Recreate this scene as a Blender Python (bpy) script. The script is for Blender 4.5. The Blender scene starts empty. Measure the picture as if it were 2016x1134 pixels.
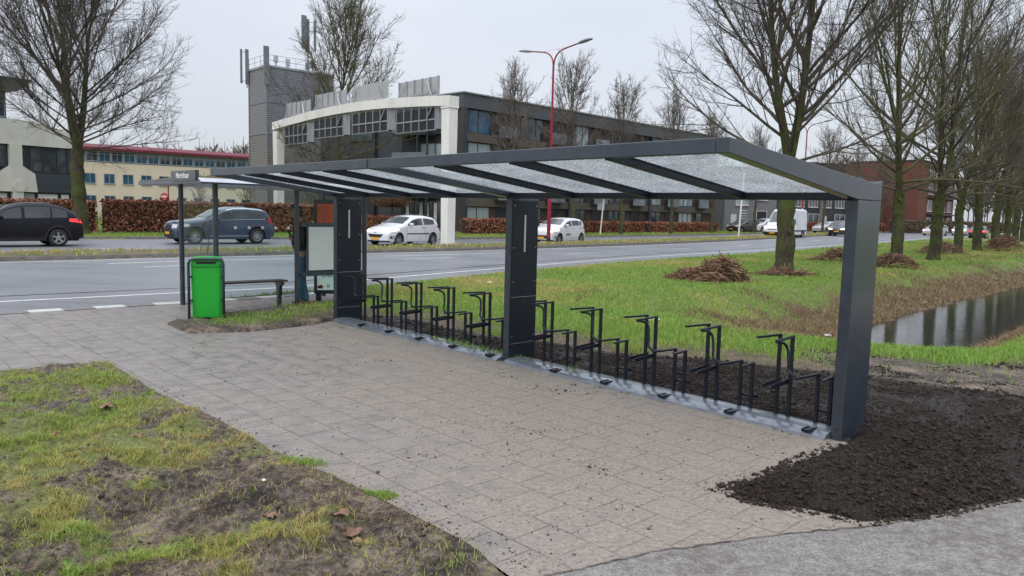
import bpy, math, random
import numpy as np
from mathutils import Vector, Matrix
R = math.radians
rng = np.random.default_rng(7)
random.seed(7)
sc = bpy.context.scene
col = sc.collection

# ------------------------------------------------------------------ camera, sky, sun, exposure
CAM_H = 1.7725
PITCH, ROLL, FPX = .1008, .0247, 1490.5
cam = bpy.data.cameras.new("camera")
cam.sensor_width = 36; cam.lens = FPX / 2016 * 36; cam.clip_end = 9000; cam.clip_start = .05
camo = bpy.data.objects.new("camera", cam); col.objects.link(camo)
_f = Vector((0, math.cos(PITCH), -math.sin(PITCH))); _u = Vector((0, math.sin(PITCH), math.cos(PITCH))); _r = Vector((1, 0, 0))
_r2 = _r * math.cos(ROLL) + _u * math.sin(ROLL); _u2 = _u * math.cos(ROLL) - _r * math.sin(ROLL)
camo.matrix_world = Matrix(((_r2.x, _u2.x, -_f.x, 0), (_r2.y, _u2.y, -_f.y, 0), (_r2.z, _u2.z, -_f.z, CAM_H), (0, 0, 0, 1)))
sc.camera = camo
sc.view_settings.view_transform = 'Standard'; sc.view_settings.look = 'None'
sc.view_settings.exposure = 0.0; sc.view_settings.gamma = 1
sc.cycles.max_bounces = 6; sc.cycles.transparent_max_bounces = 16
sc.cycles.caustics_reflective = False; sc.cycles.caustics_refractive = False

SUN_EL, SUN_AZ = R(48), R(205)          # azimuth clockwise from +Y
w = bpy.data.worlds.new("World"); sc.world = w; w.use_nodes = True
nt = w.node_tree; nt.nodes.clear()
def N(t, k, **kw):
    n = t.nodes.new(k)
    for a, b in kw.items(): setattr(n, a, b)
    return n
wo = N(nt, 'ShaderNodeOutputWorld'); bg = N(nt, 'ShaderNodeBackground'); bg2 = N(nt, 'ShaderNodeBackground')
ad = N(nt, 'ShaderNodeAddShader')
sky = N(nt, 'ShaderNodeTexSky', sky_type='NISHITA', sun_disc=False); sky.sun_elevation = SUN_EL; sky.sun_rotation = SUN_AZ
sky.dust_density = 3; sky.air_density = 1.0
bg.inputs[1].default_value = .035
nt.links.new(sky.outputs[0], bg.inputs[0])
tc = N(nt, 'ShaderNodeTexCoord'); mp = N(nt, 'ShaderNodeMapping'); mp.inputs[3].default_value = (1, 1, 3.2)
no = N(nt, 'ShaderNodeTexNoise'); no.inputs['Scale'].default_value = 1.6; no.inputs['Detail'].default_value = 5; no.inputs['Roughness'].default_value = .5
rp = N(nt, 'ShaderNodeValToRGB')
rp.color_ramp.elements[0].position = .32; rp.color_ramp.elements[0].color = (.70, .745, .84, 1)
rp.color_ramp.elements[1].position = .72; rp.color_ramp.elements[1].color = (.86, .88, .94, 1)
nt.links.new(tc.outputs['Generated'], mp.inputs[0]); nt.links.new(mp.outputs[0], no.inputs[0]); nt.links.new(no.outputs[0], rp.inputs[0])
# overcast sky: the zenith is about three times as bright as the horizon
sxw = N(nt, 'ShaderNodeSeparateXYZ'); nt.links.new(tc.outputs['Generated'], sxw.inputs[0])
mw = N(nt, 'ShaderNodeMath', operation='MULTIPLY_ADD'); mw.use_clamp = False; mw.inputs[1].default_value = 1.75; mw.inputs[2].default_value = .745
mz = N(nt, 'ShaderNodeMath', operation='MAXIMUM'); mz.inputs[1].default_value = 0; nt.links.new(sxw.outputs[2], mz.inputs[0]); zz_ = N(nt, 'ShaderNodeMath', operation='POWER'); zz_.inputs[1].default_value = 2; nt.links.new(mz.outputs[0], zz_.inputs[0]); nt.links.new(zz_.outputs[0], mw.inputs[0])
nt.links.new(rp.outputs[0], bg2.inputs[0]); nt.links.new(mw.outputs[0], bg2.inputs[1])
nt.links.new(bg.outputs[0], ad.inputs[0]); nt.links.new(bg2.outputs[0], ad.inputs[1]); nt.links.new(ad.outputs[0], wo.inputs[0])
sl = bpy.data.lights.new("sun", 'SUN'); sl.energy = 1.0; sl.angle = R(25); sl.color = (1, .95, .88)
so = bpy.data.objects.new("sun", sl); col.objects.link(so)
_sd = Vector((math.sin(SUN_AZ) * math.cos(SUN_EL), math.cos(SUN_AZ) * math.cos(SUN_EL), math.sin(SUN_EL)))
so.rotation_euler = (-_sd).to_track_quat('-Z', 'Y').to_euler(); so.location = (0, 0, 60)

# ------------------------------------------------------------------ helpers
class MB:
    def __init__(s): s.v = []; s.f = []; s.m = []
    def add(s, vs, fs, m=0):
        o = len(s.v); s.v += [tuple(p) for p in vs]; s.f += [tuple(i + o for i in f) for f in fs]; s.m += [m] * len(fs); return s
    def box(s, x0, x1, y0, y1, z0, z1, m=0):
        return s.add([(x0, y0, z0), (x1, y0, z0), (x1, y1, z0), (x0, y1, z0), (x0, y0, z1), (x1, y0, z1), (x1, y1, z1), (x0, y1, z1)],
                     [(3, 2, 1, 0), (4, 5, 6, 7), (0, 1, 5, 4), (1, 2, 6, 5), (2, 3, 7, 6), (3, 0, 4, 7)], m)
    def bar(s, p, q, wd, ht, m=0, up=(0, 0, 1)):
        p = Vector(p); q = Vector(q); d = (q - p).normalized(); u = Vector(up)
        sd = d.cross(u)
        if sd.length < 1e-4: sd = d.cross(Vector((1, 0, 0)))
        sd.normalize(); u = sd.cross(d).normalized(); a = sd * wd / 2; b = u * ht / 2
        return s.add([p - a - b, p + a - b, p + a + b, p - a + b, q - a - b, q + a - b, q + a + b, q - a + b],
                     [(0, 1, 2, 3), (7, 6, 5, 4), (1, 0, 4, 5), (2, 1, 5, 6), (3, 2, 6, 7), (0, 3, 7, 4)], m)
    def tube(s, pts, rad, n=6, m=0, cap=True):
        pts = np.asarray(pts, float); k = len(pts)
        rad = np.full(k, rad) if np.isscalar(rad) else np.asarray(rad)
        d = np.gradient(pts, axis=0); d /= np.linalg.norm(d, axis=1)[:, None] + 1e-9
        ref = np.array([.31, .23, .92]) if abs(d[0] @ np.array([.31, .23, .92])) < .93 else np.array([1, .1, 0])
        a = np.cross(d, ref); a /= np.linalg.norm(a, axis=1)[:, None] + 1e-9; b = np.cross(d, a)
        th = np.arange(n) * 2 * math.pi / n
        ring = pts[:, None] + rad[:, None, None] * (a[:, None] * np.cos(th)[None, :, None] + b[:, None] * np.sin(th)[None, :, None])
        fs = [(i * n + j, i * n + (j + 1) % n, (i + 1) * n + (j + 1) % n, (i + 1) * n + j) for i in range(k - 1) for j in range(n)]
        if cap: fs += [tuple(range(n))[::-1], tuple((k - 1) * n + j for j in range(n))]
        return s.add(ring.reshape(-1, 3).tolist(), fs, m)
    def cyl(s, x, y, z0, z1, r, n=12, m=0, r1=None): return s.tube([(x, y, z0), (x, y, z1)], [r, r if r1 is None else r1], n, m)
    def prism(s, poly, axis, a0, a1, m=0):
        # poly in the two other axes (order x,y,z without axis)
        def P(p, a):
            q = list(p); q.insert(axis, a); return q
        n = len(poly)
        return s.add([P(p, a0) for p in poly] + [P(p, a1) for p in poly],
                     [tuple(range(n))[::-1], tuple(range(n, 2 * n))] + [(i, (i + 1) % n, n + (i + 1) % n, n + i) for i in range(n)], m)
    def lathe(s, prof, c, axis=1, n=24, m=0):
        # prof: (radius, offset along axis)
        vs = []
        for r, a in prof:
            for j in range(n):
                t = 2 * math.pi * j / n
                q = [r * math.cos(t), r * math.sin(t)]; q.insert(axis, a); vs.append((q[0] + c[0], q[1] + c[1], q[2] + c[2]))
        k = len(prof)
        return s.add(vs, [(i * n + j, i * n + (j + 1) % n, (i + 1) * n + (j + 1) % n, (i + 1) * n + j) for i in range(k - 1) for j in range(n)], m)
    def build(s, name, mats, parent=None, smooth=False, bevel=0, loc=None, rotz=0):
        me = bpy.data.meshes.new(name); me.from_pydata(s.v, [], s.f)
        mats = mats if isinstance(mats, (list, tuple)) else [mats]
        for m in mats: me.materials.append(m)
        if len(mats) > 1: me.polygons.foreach_set('material_index', s.m)
        if smooth: me.polygons.foreach_set('use_smooth', [True] * len(s.f))
        me.validate(); me.update()
        import bmesh
        bm = bmesh.new(); bm.from_mesh(me); bmesh.ops.recalc_face_normals(bm, faces=bm.faces); bm.to_mesh(me); bm.free()
        o = bpy.data.objects.new(name, me); col.objects.link(o)
        if parent: o.parent = parent
        if loc is not None: o.location = loc
        if rotz: o.rotation_euler.z = rotz
        if bevel:
            b = o.modifiers.new('bevel', 'BEVEL'); b.width = bevel; b.segments = 2; b.limit_method = 'ANGLE'
        return o

def npmesh(name, V, F, mats, attr=None, smooth=False, parent=None):
    """V (n,3), F (m,k) arrays -> object; attr = {name: (n,) or (n,4) point data}"""
    me = bpy.data.meshes.new(name); V = np.ascontiguousarray(V, np.float32); F = np.ascontiguousarray(F, np.int32)
    m, k = F.shape
    me.vertices.add(len(V)); me.vertices.foreach_set('co', V.ravel())
    me.loops.add(m * k); me.loops.foreach_set('vertex_index', F.ravel())
    me.polygons.add(m); me.polygons.foreach_set('loop_start', np.arange(0, m * k, k, dtype=np.int32))
    if smooth: me.polygons.foreach_set('use_smooth', np.ones(m, bool))
    for n_, d in (attr or {}).items():
        if d.ndim == 2:
            a = me.attributes.new(n_, 'FLOAT_COLOR', 'POINT'); a.data.foreach_set('color', np.ascontiguousarray(d, np.float32).ravel())
        else:
            a = me.attributes.new(n_, 'FLOAT', 'POINT'); a.data.foreach_set('value', np.ascontiguousarray(d, np.float32))
    for q in (mats if isinstance(mats, (list, tuple)) else [mats]): me.materials.append(q)
    me.update(calc_edges=True)
    o = bpy.data.objects.new(name, me); col.objects.link(o)
    if parent: o.parent = parent
    return o

def tag(o, label=None, cat=None, group=None, kind=None):
    if label: o['label'] = label
    if cat: o['category'] = cat
    if group: o['group'] = group
    if kind: o['kind'] = kind
    return o
def thing(name, label, cat, loc=(0, 0, 0), rotz=0, group=None):
    o = bpy.data.objects.new(name, None); col.objects.link(o); o.location = loc; o.rotation_euler = (0, 0, rotz)
    o.empty_display_size = .2
    return tag(o, label, cat, group)
KIDS = {}
def copy_tree(o, parent=None):
    c = o.copy(); col.objects.link(c); c.parent = parent
    for ch in [q for q in col.objects if q.parent == o]: copy_tree(ch, c)
    return c
def dup(o, loc, rotz, label, group=None, scale=None):
    c = copy_tree(o); c.location = loc; c.rotation_euler = (0, 0, rotz); c['label'] = label
    if group: c['group'] = group
    if scale is not None: c.scale = scale
    return c
def struct(o, label=None): o['kind'] = 'structure'; return tag(o, label)
def stuff(o, label, cat): return tag(o, label, cat, None, 'stuff')

# ------------------------------------------------------------------ materials
def mat(name, c, rough=.6, metal=0., c2=None, scale=8., det=4, fac=(.35, .65), bump=0., bscale=None, spec=.5, stretch=None, coat=0., emit=None):
    m = bpy.data.materials.new(name); m.use_nodes = True; t = m.node_tree; p = t.nodes['Principled BSDF']
    p.inputs['Base Color'].default_value = (*c, 1); p.inputs['Roughness'].default_value = rough; p.inputs['Metallic'].default_value = metal
    p.inputs['Specular IOR Level'].default_value = spec; p.inputs['Coat Weight'].default_value = coat; p.inputs['Coat Roughness'].default_value = .08
    if emit: p.inputs['Emission Color'].default_value = (*emit[0], 1); p.inputs['Emission Strength'].default_value = emit[1]
    tcn = N(t, 'ShaderNodeTexCoord'); src = tcn.outputs['Object']
    if stretch:
        mpn = N(t, 'ShaderNodeMapping'); mpn.inputs[3].default_value = stretch; t.links.new(src, mpn.inputs[0]); src = mpn.outputs[0]
    if c2 is not None:
        n = N(t, 'ShaderNodeTexNoise'); n.inputs['Scale'].default_value = scale; n.inputs['Detail'].default_value = det; n.inputs['Roughness'].default_value = .6
        r = N(t, 'ShaderNodeValToRGB'); e = r.color_ramp.elements
        e[0].position, e[1].position = fac; e[0].color = (*c, 1); e[1].color = (*c2, 1)
        t.links.new(src, n.inputs[0]); t.links.new(n.outputs[0], r.inputs[0]); t.links.new(r.outputs[0], p.inputs['Base Color'])
    if bump:
        n = N(t, 'ShaderNodeTexNoise'); n.inputs['Scale'].default_value = bscale or scale * 4; n.inputs['Detail'].default_value = 4
        b = N(t, 'ShaderNodeBump'); b.inputs['Strength'].default_value = 1; b.inputs['Distance'].default_value = bump
        t.links.new(src, n.inputs[0]); t.links.new(n.outputs[0], b.inputs['Height']); t.links.new(b.outputs[0], p.inputs['Normal'])
    return m
def attr_ramp(m, stops, attr='tint', extra=None):
    t = m.node_tree; p = t.nodes['Principled BSDF']
    a = N(t, 'ShaderNodeAttribute', attribute_name=attr); r = N(t, 'ShaderNodeValToRGB')
    el = r.color_ramp.elements
    while len(el) < len(stops): el.new(.5)
    for e, (q, c) in zip(el, stops): e.position = q; e.color = (*c, 1)
    t.links.new(a.outputs['Fac'], r.inputs[0]); t.links.new(r.outputs[0], p.inputs['Base Color'])
    return m
def mathn(t, op, a, b=None, clamp=False):
    n = N(t, 'ShaderNodeMath', operation=op, use_clamp=clamp)
    for i, q in enumerate((a, b)):
        if q is None: continue
        if isinstance(q, (int, float)): n.inputs[i].default_value = q
        else: t.links.new(q, n.inputs[i])
    return n.outputs[0]
def mixc(t, f, a, b):
    n = N(t, 'ShaderNodeMix', data_type='RGBA')
    for i, q in ((0, f), (6, a), (7, b)):
        if isinstance(q, (int, float)): n.inputs[i].default_value = q
        elif isinstance(q, tuple): n.inputs[i].default_value = (*q, 1)
        else: t.links.new(q, n.inputs[i])
    return n.outputs[2]
def noisen(t, src, s, d=4, r=.55, w4=None):
    n = N(t, 'ShaderNodeTexNoise'); n.inputs['Scale'].default_value = s; n.inputs['Detail'].default_value = d; n.inputs['Roughness'].default_value = r
    t.links.new(src, n.inputs[0]); return n.outputs[0]
def rampn(t, src, stops):
    r = N(t, 'ShaderNodeValToRGB'); el = r.color_ramp.elements
    while len(el) < len(stops): el.new(.5)
    for e, (q, c) in zip(el, stops): e.position = q; e.color = (*(c if isinstance(c, tuple) else (c, c, c)), 1)
    t.links.new(src, r.inputs[0]); return r.outputs[0]
def glassm(name, tint=(.9, .95, .95), refl=.12, rough=.02, ior=1.45):
    m = bpy.data.materials.new(name); m.use_nodes = True; t = m.node_tree; t.nodes.clear()
    o = N(t, 'ShaderNodeOutputMaterial'); tr = N(t, 'ShaderNodeBsdfTransparent'); gl = N(t, 'ShaderNodeBsdfGlossy'); mx = N(t, 'ShaderNodeMixShader'); fr = N(t, 'ShaderNodeFresnel')
    tr.inputs[0].default_value = (*tint, 1); gl.inputs['Roughness'].default_value = rough; fr.inputs[0].default_value = ior
    ge = N(t, 'ShaderNodeNewGeometry'); k = mathn(t, 'MULTIPLY', mathn(t, 'ADD', fr.outputs[0], refl - .04, True), mathn(t, 'SUBTRACT', 1.0, ge.outputs['Backfacing']))
    t.links.new(k, mx.inputs[0]); t.links.new(tr.outputs[0], mx.inputs[1]); t.links.new(gl.outputs[0], mx.inputs[2]); t.links.new(mx.outputs[0], o.inputs[0])
    return m

M = {}
M['steel'] = mat('anthracite_powder_coat', (.025, .035, .052), .24, c2=(.038, .049, .066), scale=5, spec=.5, coat=.25, bump=.0004, bscale=60)
M['steel_dark'] = mat('anthracite_frame', (.008, .011, .019), .40, c2=(.012, .016, .026), scale=6, spec=.35, bump=.0006, bscale=70)
M['rail'] = mat('wet_rail', (.17, .19, .225), .17, metal=.35, c2=(.25, .275, .31), scale=5, bump=.001, bscale=14)
M['alu'] = mat('aluminium', (.55, .56, .58), .35, metal=.7, c2=(.42, .44, .46), scale=9)
M['white'] = mat('white_paint', (.74, .74, .72), .5, c2=(.62, .61, .58), scale=3, fac=(.45, .8))
M['concrete_white'] = mat('painted_concrete', (.78, .77, .735), .75, c2=(.60, .585, .54), scale=1.4, fac=(.45, .85), bump=.01, bscale=14, stretch=(1, 1, .35))
M['black'] = mat('black_rubber', (.012, .012, .013), .7, c2=(.02, .02, .021), scale=20)
M['dark_void'] = mat('dark_interior', (.012, .014, .018), .5, c2=(.022, .024, .028), scale=2)
M['lens_white'] = mat('headlight_glass', (.75, .76, .78), .08, c2=(.4, .42, .45), scale=12, coat=.5)
M['lamp_on'] = mat('lit_headlight', (.8, .75, .65), .1, c2=(.85, .8, .7), emit=((1, .82, .55), 1.4))
M['lens_red'] = mat('tail_light_red', (.42, .012, .015), .12, c2=(.3, .01, .012), scale=12, coat=.5)
M['tail_on'] = mat('lit_tail_light', (.5, .02, .02), .12, c2=(.4, .02, .02), emit=((1, .05, .06), 1.0))
M['plate'] = mat('yellow_plate', (.80, .42, .015), .45, c2=(.72, .36, .012), scale=20)
M['rim'] = mat('alloy_rim', (.42, .43, .45), .25, metal=.8, c2=(.3, .31, .33), scale=10)
M['chrome'] = mat('chrome_trim', (.7, .71, .73), .15, metal=1., c2=(.6, .61, .63), scale=6)
M['carglass'] = mat('car_window', (.018, .022, .025), .04, c2=(.05, .057, .06), scale=1.6, fac=(.4, .7), spec=.8)
M['carglass_light'] = mat('car_window_light', (.10, .12, .125), .04, c2=(.045, .05, .055), scale=1.6, fac=(.4, .75), spec=.8)
M['winglass'] = mat('window_glass', (.02, .028, .036), .04, c2=(.07, .09, .105), scale=.5, fac=(.4, .7), spec=.9)
M['winglass_blue'] = mat('blue_window_glass', (.035, .11, .19), .06, c2=(.02, .05, .085), scale=.9, fac=(.35, .65), spec=.8)
M['winglass_pale'] = mat('curtained_window', (.34, .42, .44), .08, c2=(.22, .28, .30), scale=2.2, stretch=(4, 4, .2), spec=.8)
M['bus_glass'] = glassm('bus_shelter_glass', (.90, .945, .945), .05, ior=1.22)
M['red'] = mat('red_lamp_paint', (.30, .012, .035), .4, c2=(.24, .012, .03), scale=4)
M['bin_green'] = mat('green_plastic', (.012, .43, .035), .42, c2=(.018, .35, .04), scale=2.2, fac=(.4, .7), bump=.0006, bscale=50)
M['bin_lid'] = mat('green_lid', (.022, .45, .055), .4, c2=(.026, .38, .05), scale=3)
M['wood_brown'] = mat('bench_board', (.075, .035, .025), .5, c2=(.11, .05, .035), scale=5, stretch=(1, 1, 8))

# value noise
def vnoise(x, y, seed=0):
    xi = np.floor(x).astype(np.int64); yi = np.floor(y).astype(np.int64); xf = x - xi; yf = y - yi
    def h(a, b):
        n = (a * 374761393 + b * 668265263 + seed * 982451653) & 0x7fffffff
        n = ((n ^ (n >> 13)) * 1274126177) & 0x7fffffff
        return ((n ^ (n >> 16)) & 0xffff) / 65535.
    u = xf * xf * (3 - 2 * xf); v = yf * yf * (3 - 2 * yf)
    return (h(xi, yi) * (1 - u) + h(xi + 1, yi) * u) * (1 - v) + (h(xi, yi + 1) * (1 - u) + h(xi + 1, yi + 1) * u) * v
def fbm(x, y, seed=0, oct=4, g=.5):
    s = 0; a = 1; t = 0
    for i in range(oct): s = s + a * vnoise(x, y, seed + i * 17); t += a; a *= g; x = x * 2.03 + 5.1; y = y * 2.03 + 1.7
    return s / t
def sstep(a, b, x): t = np.clip((x - a) / (b - a), 0, 1); return t * t * (3 - 2 * t)
def sdf(px, py, poly):
    """signed distance to polygon, negative inside"""
    P = np.asarray(poly, float); d = np.full(px.shape, 1e9); ins = np.zeros(px.shape, bool)
    for i in range(len(P)):
        a = P[i]; b = P[(i + 1) % len(P)]; e = b - a
        t = np.clip(((px - a[0]) * e[0] + (py - a[1]) * e[1]) / (e @ e + 1e-12), 0, 1)
        d = np.minimum(d, (px - a[0] - t * e[0]) ** 2 + (py - a[1] - t * e[1]) ** 2)
        c = ((a[1] > py) != (b[1] > py))
        ins ^= c & (px < e[0] * (py - a[1]) / (e[1] + 1e-12 * (abs(e[1]) < 1e-12)) + a[0])
    return np.where(ins, -1, 1) * np.sqrt(d)

# ================================================================== TERRAIN, ROADS, WATER
def smooth(pts, step=.6):
    P = np.asarray(pts, float); out = []
    for i in range(len(P) - 1):
        p0 = P[max(i - 1, 0)]; p1 = P[i]; p2 = P[i + 1]; p3 = P[min(i + 2, len(P) - 1)]
        n = max(2, int(np.linalg.norm(p2 - p1) / step))
        for k in range(n):
            t = k / n
            out.append(.5 * ((2 * p1) + (-p0 + p2) * t + (2 * p0 - 5 * p1 + 4 * p2 - p3) * t * t + (-p0 + 3 * p1 - 3 * p2 + p3) * t ** 3))
    out.append(P[-1]); return np.array(out)
def resample(P, n):
    d = np.r_[0, np.cumsum(np.linalg.norm(np.diff(P, axis=0), axis=1))]; s = np.linspace(0, d[-1], n)
    return np.c_[np.interp(s, d, P[:, 0]), np.interp(s, d, P[:, 1])]
def offs(P, d):
    t = np.gradient(P, axis=0); t /= np.linalg.norm(t, axis=1)[:, None]; return P + d * np.c_[-t[:, 1], t[:, 0]]

SH_O = np.array([2.6725, 5.9227]); YAW = .752
SU = np.array([-math.sin(YAW), math.cos(YAW)]); SV = np.array([math.cos(YAW), math.sin(YAW)])
def bt(b, t): return tuple(SH_O + b * SV + t * SU)

EDGE = smooth([(-60, -34), (-35, -12), (-20, 1.3), (-12, 8.2), (-7.95, 11.8), (-6.8, 12.85), (-5.6, 13.9), (-4.4, 15.2), (-3.3, 16.8), (-.8, 20.8), (3.4, 26.8), (8.8, 33.6), (20.4, 48.0), (42.7, 77), (71, 114), (115, 170), (200, 280), (420, 560)])
MED = smooth([(-75, -33), (-50, -10), (-30, 8), (-14.9, 21.9), (-11.9, 24.9), (-5.9, 30.5), (-2.5, 33.8), (1.8, 38.5), (11, 49.6), (20.9, 63.2), (39, 89.7), (64, 125), (108, 180), (193, 290), (412, 568)])
MED2 = offs(MED, 2.5)
FAR = smooth([(-90, -22), (-60, 5), (-34, 25), (-20.5, 35.8), (-12.8, 40.8), (-4.8, 45.6), (3.2, 54.2), (10.2, 62.7), (19.2, 73.2), (30, 88), (54, 122), (98, 182), (184, 295), (402, 575)])
def ribbon(name, A, B, z, m, nc=6, n=500):
    a = resample(A, n); b = resample(B, n); V = []
    for k in range(nc + 1):
        q = a + (b - a) * k / nc; V.append(np.c_[q, np.full(n, z)])
    V = np.array(V).reshape(-1, 3); i = np.arange(n - 1)
    F = np.concatenate([np.c_[k * n + i, k * n + i + 1, (k + 1) * n + i + 1, (k + 1) * n + i] for k in range(nc)])
    return npmesh(name, V, F[:, ::-1], m)
def asphalt(name, c1, c2, wet):
    m = mat(name, c1, .4); t = m.node_tree; p = t.nodes['Principled BSDF']; g = N(t, 'ShaderNodeTexCoord').outputs['Object']
    big = noisen(t, g, .35, 5); fine = noisen(t, g, 90, 2)
    mpn = N(t, 'ShaderNodeMapping'); mpn.inputs[2].default_value = (0, 0, -R(46)); mpn.inputs[3].default_value = (.16, 2.2, 1); t.links.new(g, mpn.inputs[0])
    st = noisen(t, mpn.outputs[0], 1.0, 4)
    c = rampn(t, mathn(t, 'ADD', mathn(t, 'MULTIPLY', big, .5), mathn(t, 'MULTIPLY', st, .5)), [(.35, c1), (.65, c2)])
    c = mixc(t, mathn(t, 'MULTIPLY', rampn(t, fine, [(.45, 0.), (.6, 1.)]), .35), c, tuple(q * 1.7 for q in c2))
    t.links.new(c, p.inputs['Base Color'])
    rr = rampn(t, mathn(t, 'ADD', mathn(t, 'MULTIPLY', big, .55), mathn(t, 'MULTIPLY', st, .45)), [(.38, wet), (.62, wet + .28)])
    t.links.new(rr, p.inputs['Roughness'])
    b = N(t, 'ShaderNodeBump'); b.inputs['Distance'].default_value = .0025; t.links.new(fine, b.inputs['Height']); t.links.new(b.outputs[0], p.inputs['Normal'])
    return m
M['asphalt'] = asphalt('wet_asphalt', (.125, .132, .145), (.175, .183, .195), .32)
struct(ribbon('road', EDGE, MED, -.035, M['asphalt']))
struct(ribbon('road', MED2, FAR, -.035, M['asphalt']))
M['marking'] = mat('road_paint', (.62, .62, .60), .5, c2=(.34, .34, .34), scale=3.5, fac=(.5, .75))
def strip(mb, P, wd, z=-.031):
    P = np.asarray(P, float); a = offs(P, wd / 2); b = offs(P, -wd / 2); n = len(P)
    mb.add([(*q, z) for q in a] + [(*q, z) for q in b], [(i, n + i, n + i + 1, i + 1) for i in range(n - 1)])
mk = MB()
nl = smooth([(-30, -5.5), (-12, 10.6), (-7.9, 14.2), (-6.9, 15.1), (-4.9, 16.9), (-3.7, 19.0), (-2.1, 21.4), (-.5, 23.8), (3.0, 28.9), (8.0, 35.4), (19.6, 49.4), (41.8, 78.2), (70, 115)])
strip(mk, nl, .14)
strip(mk, offs(resample(MED, 900), -.55), .12)
Lmid = offs(resample(MED, 2400), -3.7)
L2 = offs(resample(MED, 2400), -3.0)
dl = np.r_[0, np.cumsum(np.linalg.norm(np.diff(Lmid, axis=0), axis=1))]
for s in np.arange(30, 400, 9.0):
    k = (dl >= s) & (dl <= s + 2.6)
    if k.sum() > 2: strip(mk, Lmid[k], .13)
L3 = offs(resample(MED, 2400), -2.05)
for a, b in ((83.5, 92), (93.2, 101)):
    k = (dl >= a) & (dl <= b)
    if k.sum() > 2: strip(mk, L3[k], .16)
Lf = offs(resample(MED, 2400), 5.6)
for s in np.arange(20, 400, 9.0):
    k = (dl >= s) & (dl <= s + 3)
    if k.sum() > 2: strip(mk, Lf[k], .13)
strip(mk, offs(resample(MED, 900), 3.0), .12)
struct(mk.build('road_markings', M['marking']))
# tar seam / gutter line on the near carriageway
M['tar'] = mat('tar_seam', (.012, .012, .013), .25, c2=(.03, .03, .032), scale=1.2, fac=(.4, .7))
sm = MB(); sl_ = offs(nl, .9)[8:]; strip(sm, sl_, .09, -.0315); struct(sm.build('road_seams', M['tar']))

# median: kerbs and grass top
M['kerb'] = mat('kerb_stone', (.085, .075, .068), .7, c2=(.15, .135, .12), scale=3, bump=.004)
def kerb(A, name, wd=.14, z0=-.1, z1=.085):
    a = resample(A, 700); b = resample(offs(A, wd), 700); n = 700
    V = np.concatenate([np.c_[a, np.full(n, z0)], np.c_[a, np.full(n, z1)], np.c_[b, np.full(n, z1 + .004)], np.c_[b, np.full(n, z0)]])
    i = np.arange(n - 1); F = np.concatenate([np.c_[k * n + i, k * n + i + 1, (k + 1) * n + i + 1, (k + 1) * n + i] for k in range(3)])
    return struct(npmesh(name, V, F, M['kerb']))
kerb(MED, 'kerb'); kerb(offs(MED2, -.14), 'kerb'); kerb(FAR, 'kerb')
M['verge_soil'] = mat('verge_ground', (.075, .085, .028), .95, c2=(.14, .115, .06), scale=1.3, fac=(.38, .62), bump=.03, bscale=6)
nm = 900; A = resample(offs(MED, .14), nm); B = resample(offs(MED2, -.14), nm); V = []
for k in range(9):
    q = A + (B - A) * k / 8; V.append(np.c_[q, .07 + .07 * math.sin(math.pi * k / 8) ** .7 + .05 * (fbm(q[:, 0] * 1.5, q[:, 1] * 1.5, 5) - .5)])
V = np.array(V).reshape(-1, 3); i = np.arange(nm - 1)
struct(npmesh('median_strip', V, np.concatenate([np.c_[(k + 1) * nm + i, (k + 1) * nm + i + 1, k * nm + i + 1, k * nm + i] for k in range(8)]), M['verge_soil'], smooth=True))

# ---- outlines of paving, asphalt path, soil bed and muddy grass
def seg_to(P, a, b):
    k = (P[:, 0] >= a) & (P[:, 0] <= b); return [tuple(q) for q in P[k]]
PAVE = seg_to(EDGE, -40, -3.75) + [(-3.3, 15.4), (-3.15, 14.4), (-3.4, 13.7), (-4.2, 12.85), (-4.85, 12.15), (-5.05, 11.0), (-4.4, 10.2), (-3.6, 10.55), (-2.95, 11.3),
        bt(.02, 8), bt(.02, 4), bt(.02, 0), bt(.02, -.02), (2.9, 5.2), (3.3, 4.60), (2.3, 4.2), (2.0, 4.08), (.9, 3.76), (.40, 3.5), (.12, 3.40), (-.3, 4.0), (-1.0, 4.72), (-1.7, 5.32), (-2.4, 6.1), (-3.4, 7.05), (-4.4, 8.2), (-4.75, 8.0), (-5.2, 7.58), (-9.5, 3.6), (-15, -1.5), (-38, -22)]
PATH = [(-1.5, .6), (-.25, 3.1), (.1, 3.48), (.35, 3.62), (.9, 3.9), (2.0, 4.22), (2.6, 4.42), (3.3, 4.75), (6, 6.3), (10, 8.6), (16, 12), (18, 9), (9, 3), (3, -1), (0, -1)]
SOIL = [bt(.14, -.02), (2.62, 5.88), (2.2, 5.52), (1.8, 5.12), (1.36, 4.78), (1.5, 4.6), (1.8, 4.47), (2.1, 4.3), (2.6, 4.4), (2.95, 4.58), (3.3, 4.72), (4.5, 5.4), (6.5, 6.55), (9, 8.0), (9.4, 8.9), (6.6, 7.9), (5.1, 7.55), (4.5, 7.95), (4.05, 8.3), (3.6, 8.55), (2.6, 9.15), (1.2, 9.45), (.4, 10.15), (-.3, 10.4), (-1.85, 12.2), bt(.4, 8.1), bt(.14, 7.9)]
MUDL = [(-4.4, 8.2), (-3.4, 7.05), (-2.4, 6.1), (-1.7, 5.32), (-1.0, 4.72), (-.3, 4.0), (.1, 3.48), (-.25, 3.1), (-1.5, .6), (-6, -4), (-10, 3.1), (-5.2, 7.58), (-4.75, 8.0)]
ROADN = [tuple(q) for q in resample(EDGE, 160)] + [tuple(q) for q in resample(MED, 160)[::-1]]
ROADF = [tuple(q) for q in resample(MED, 160)] + [tuple(q) for q in resample(FAR, 160)[::-1]]

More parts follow.
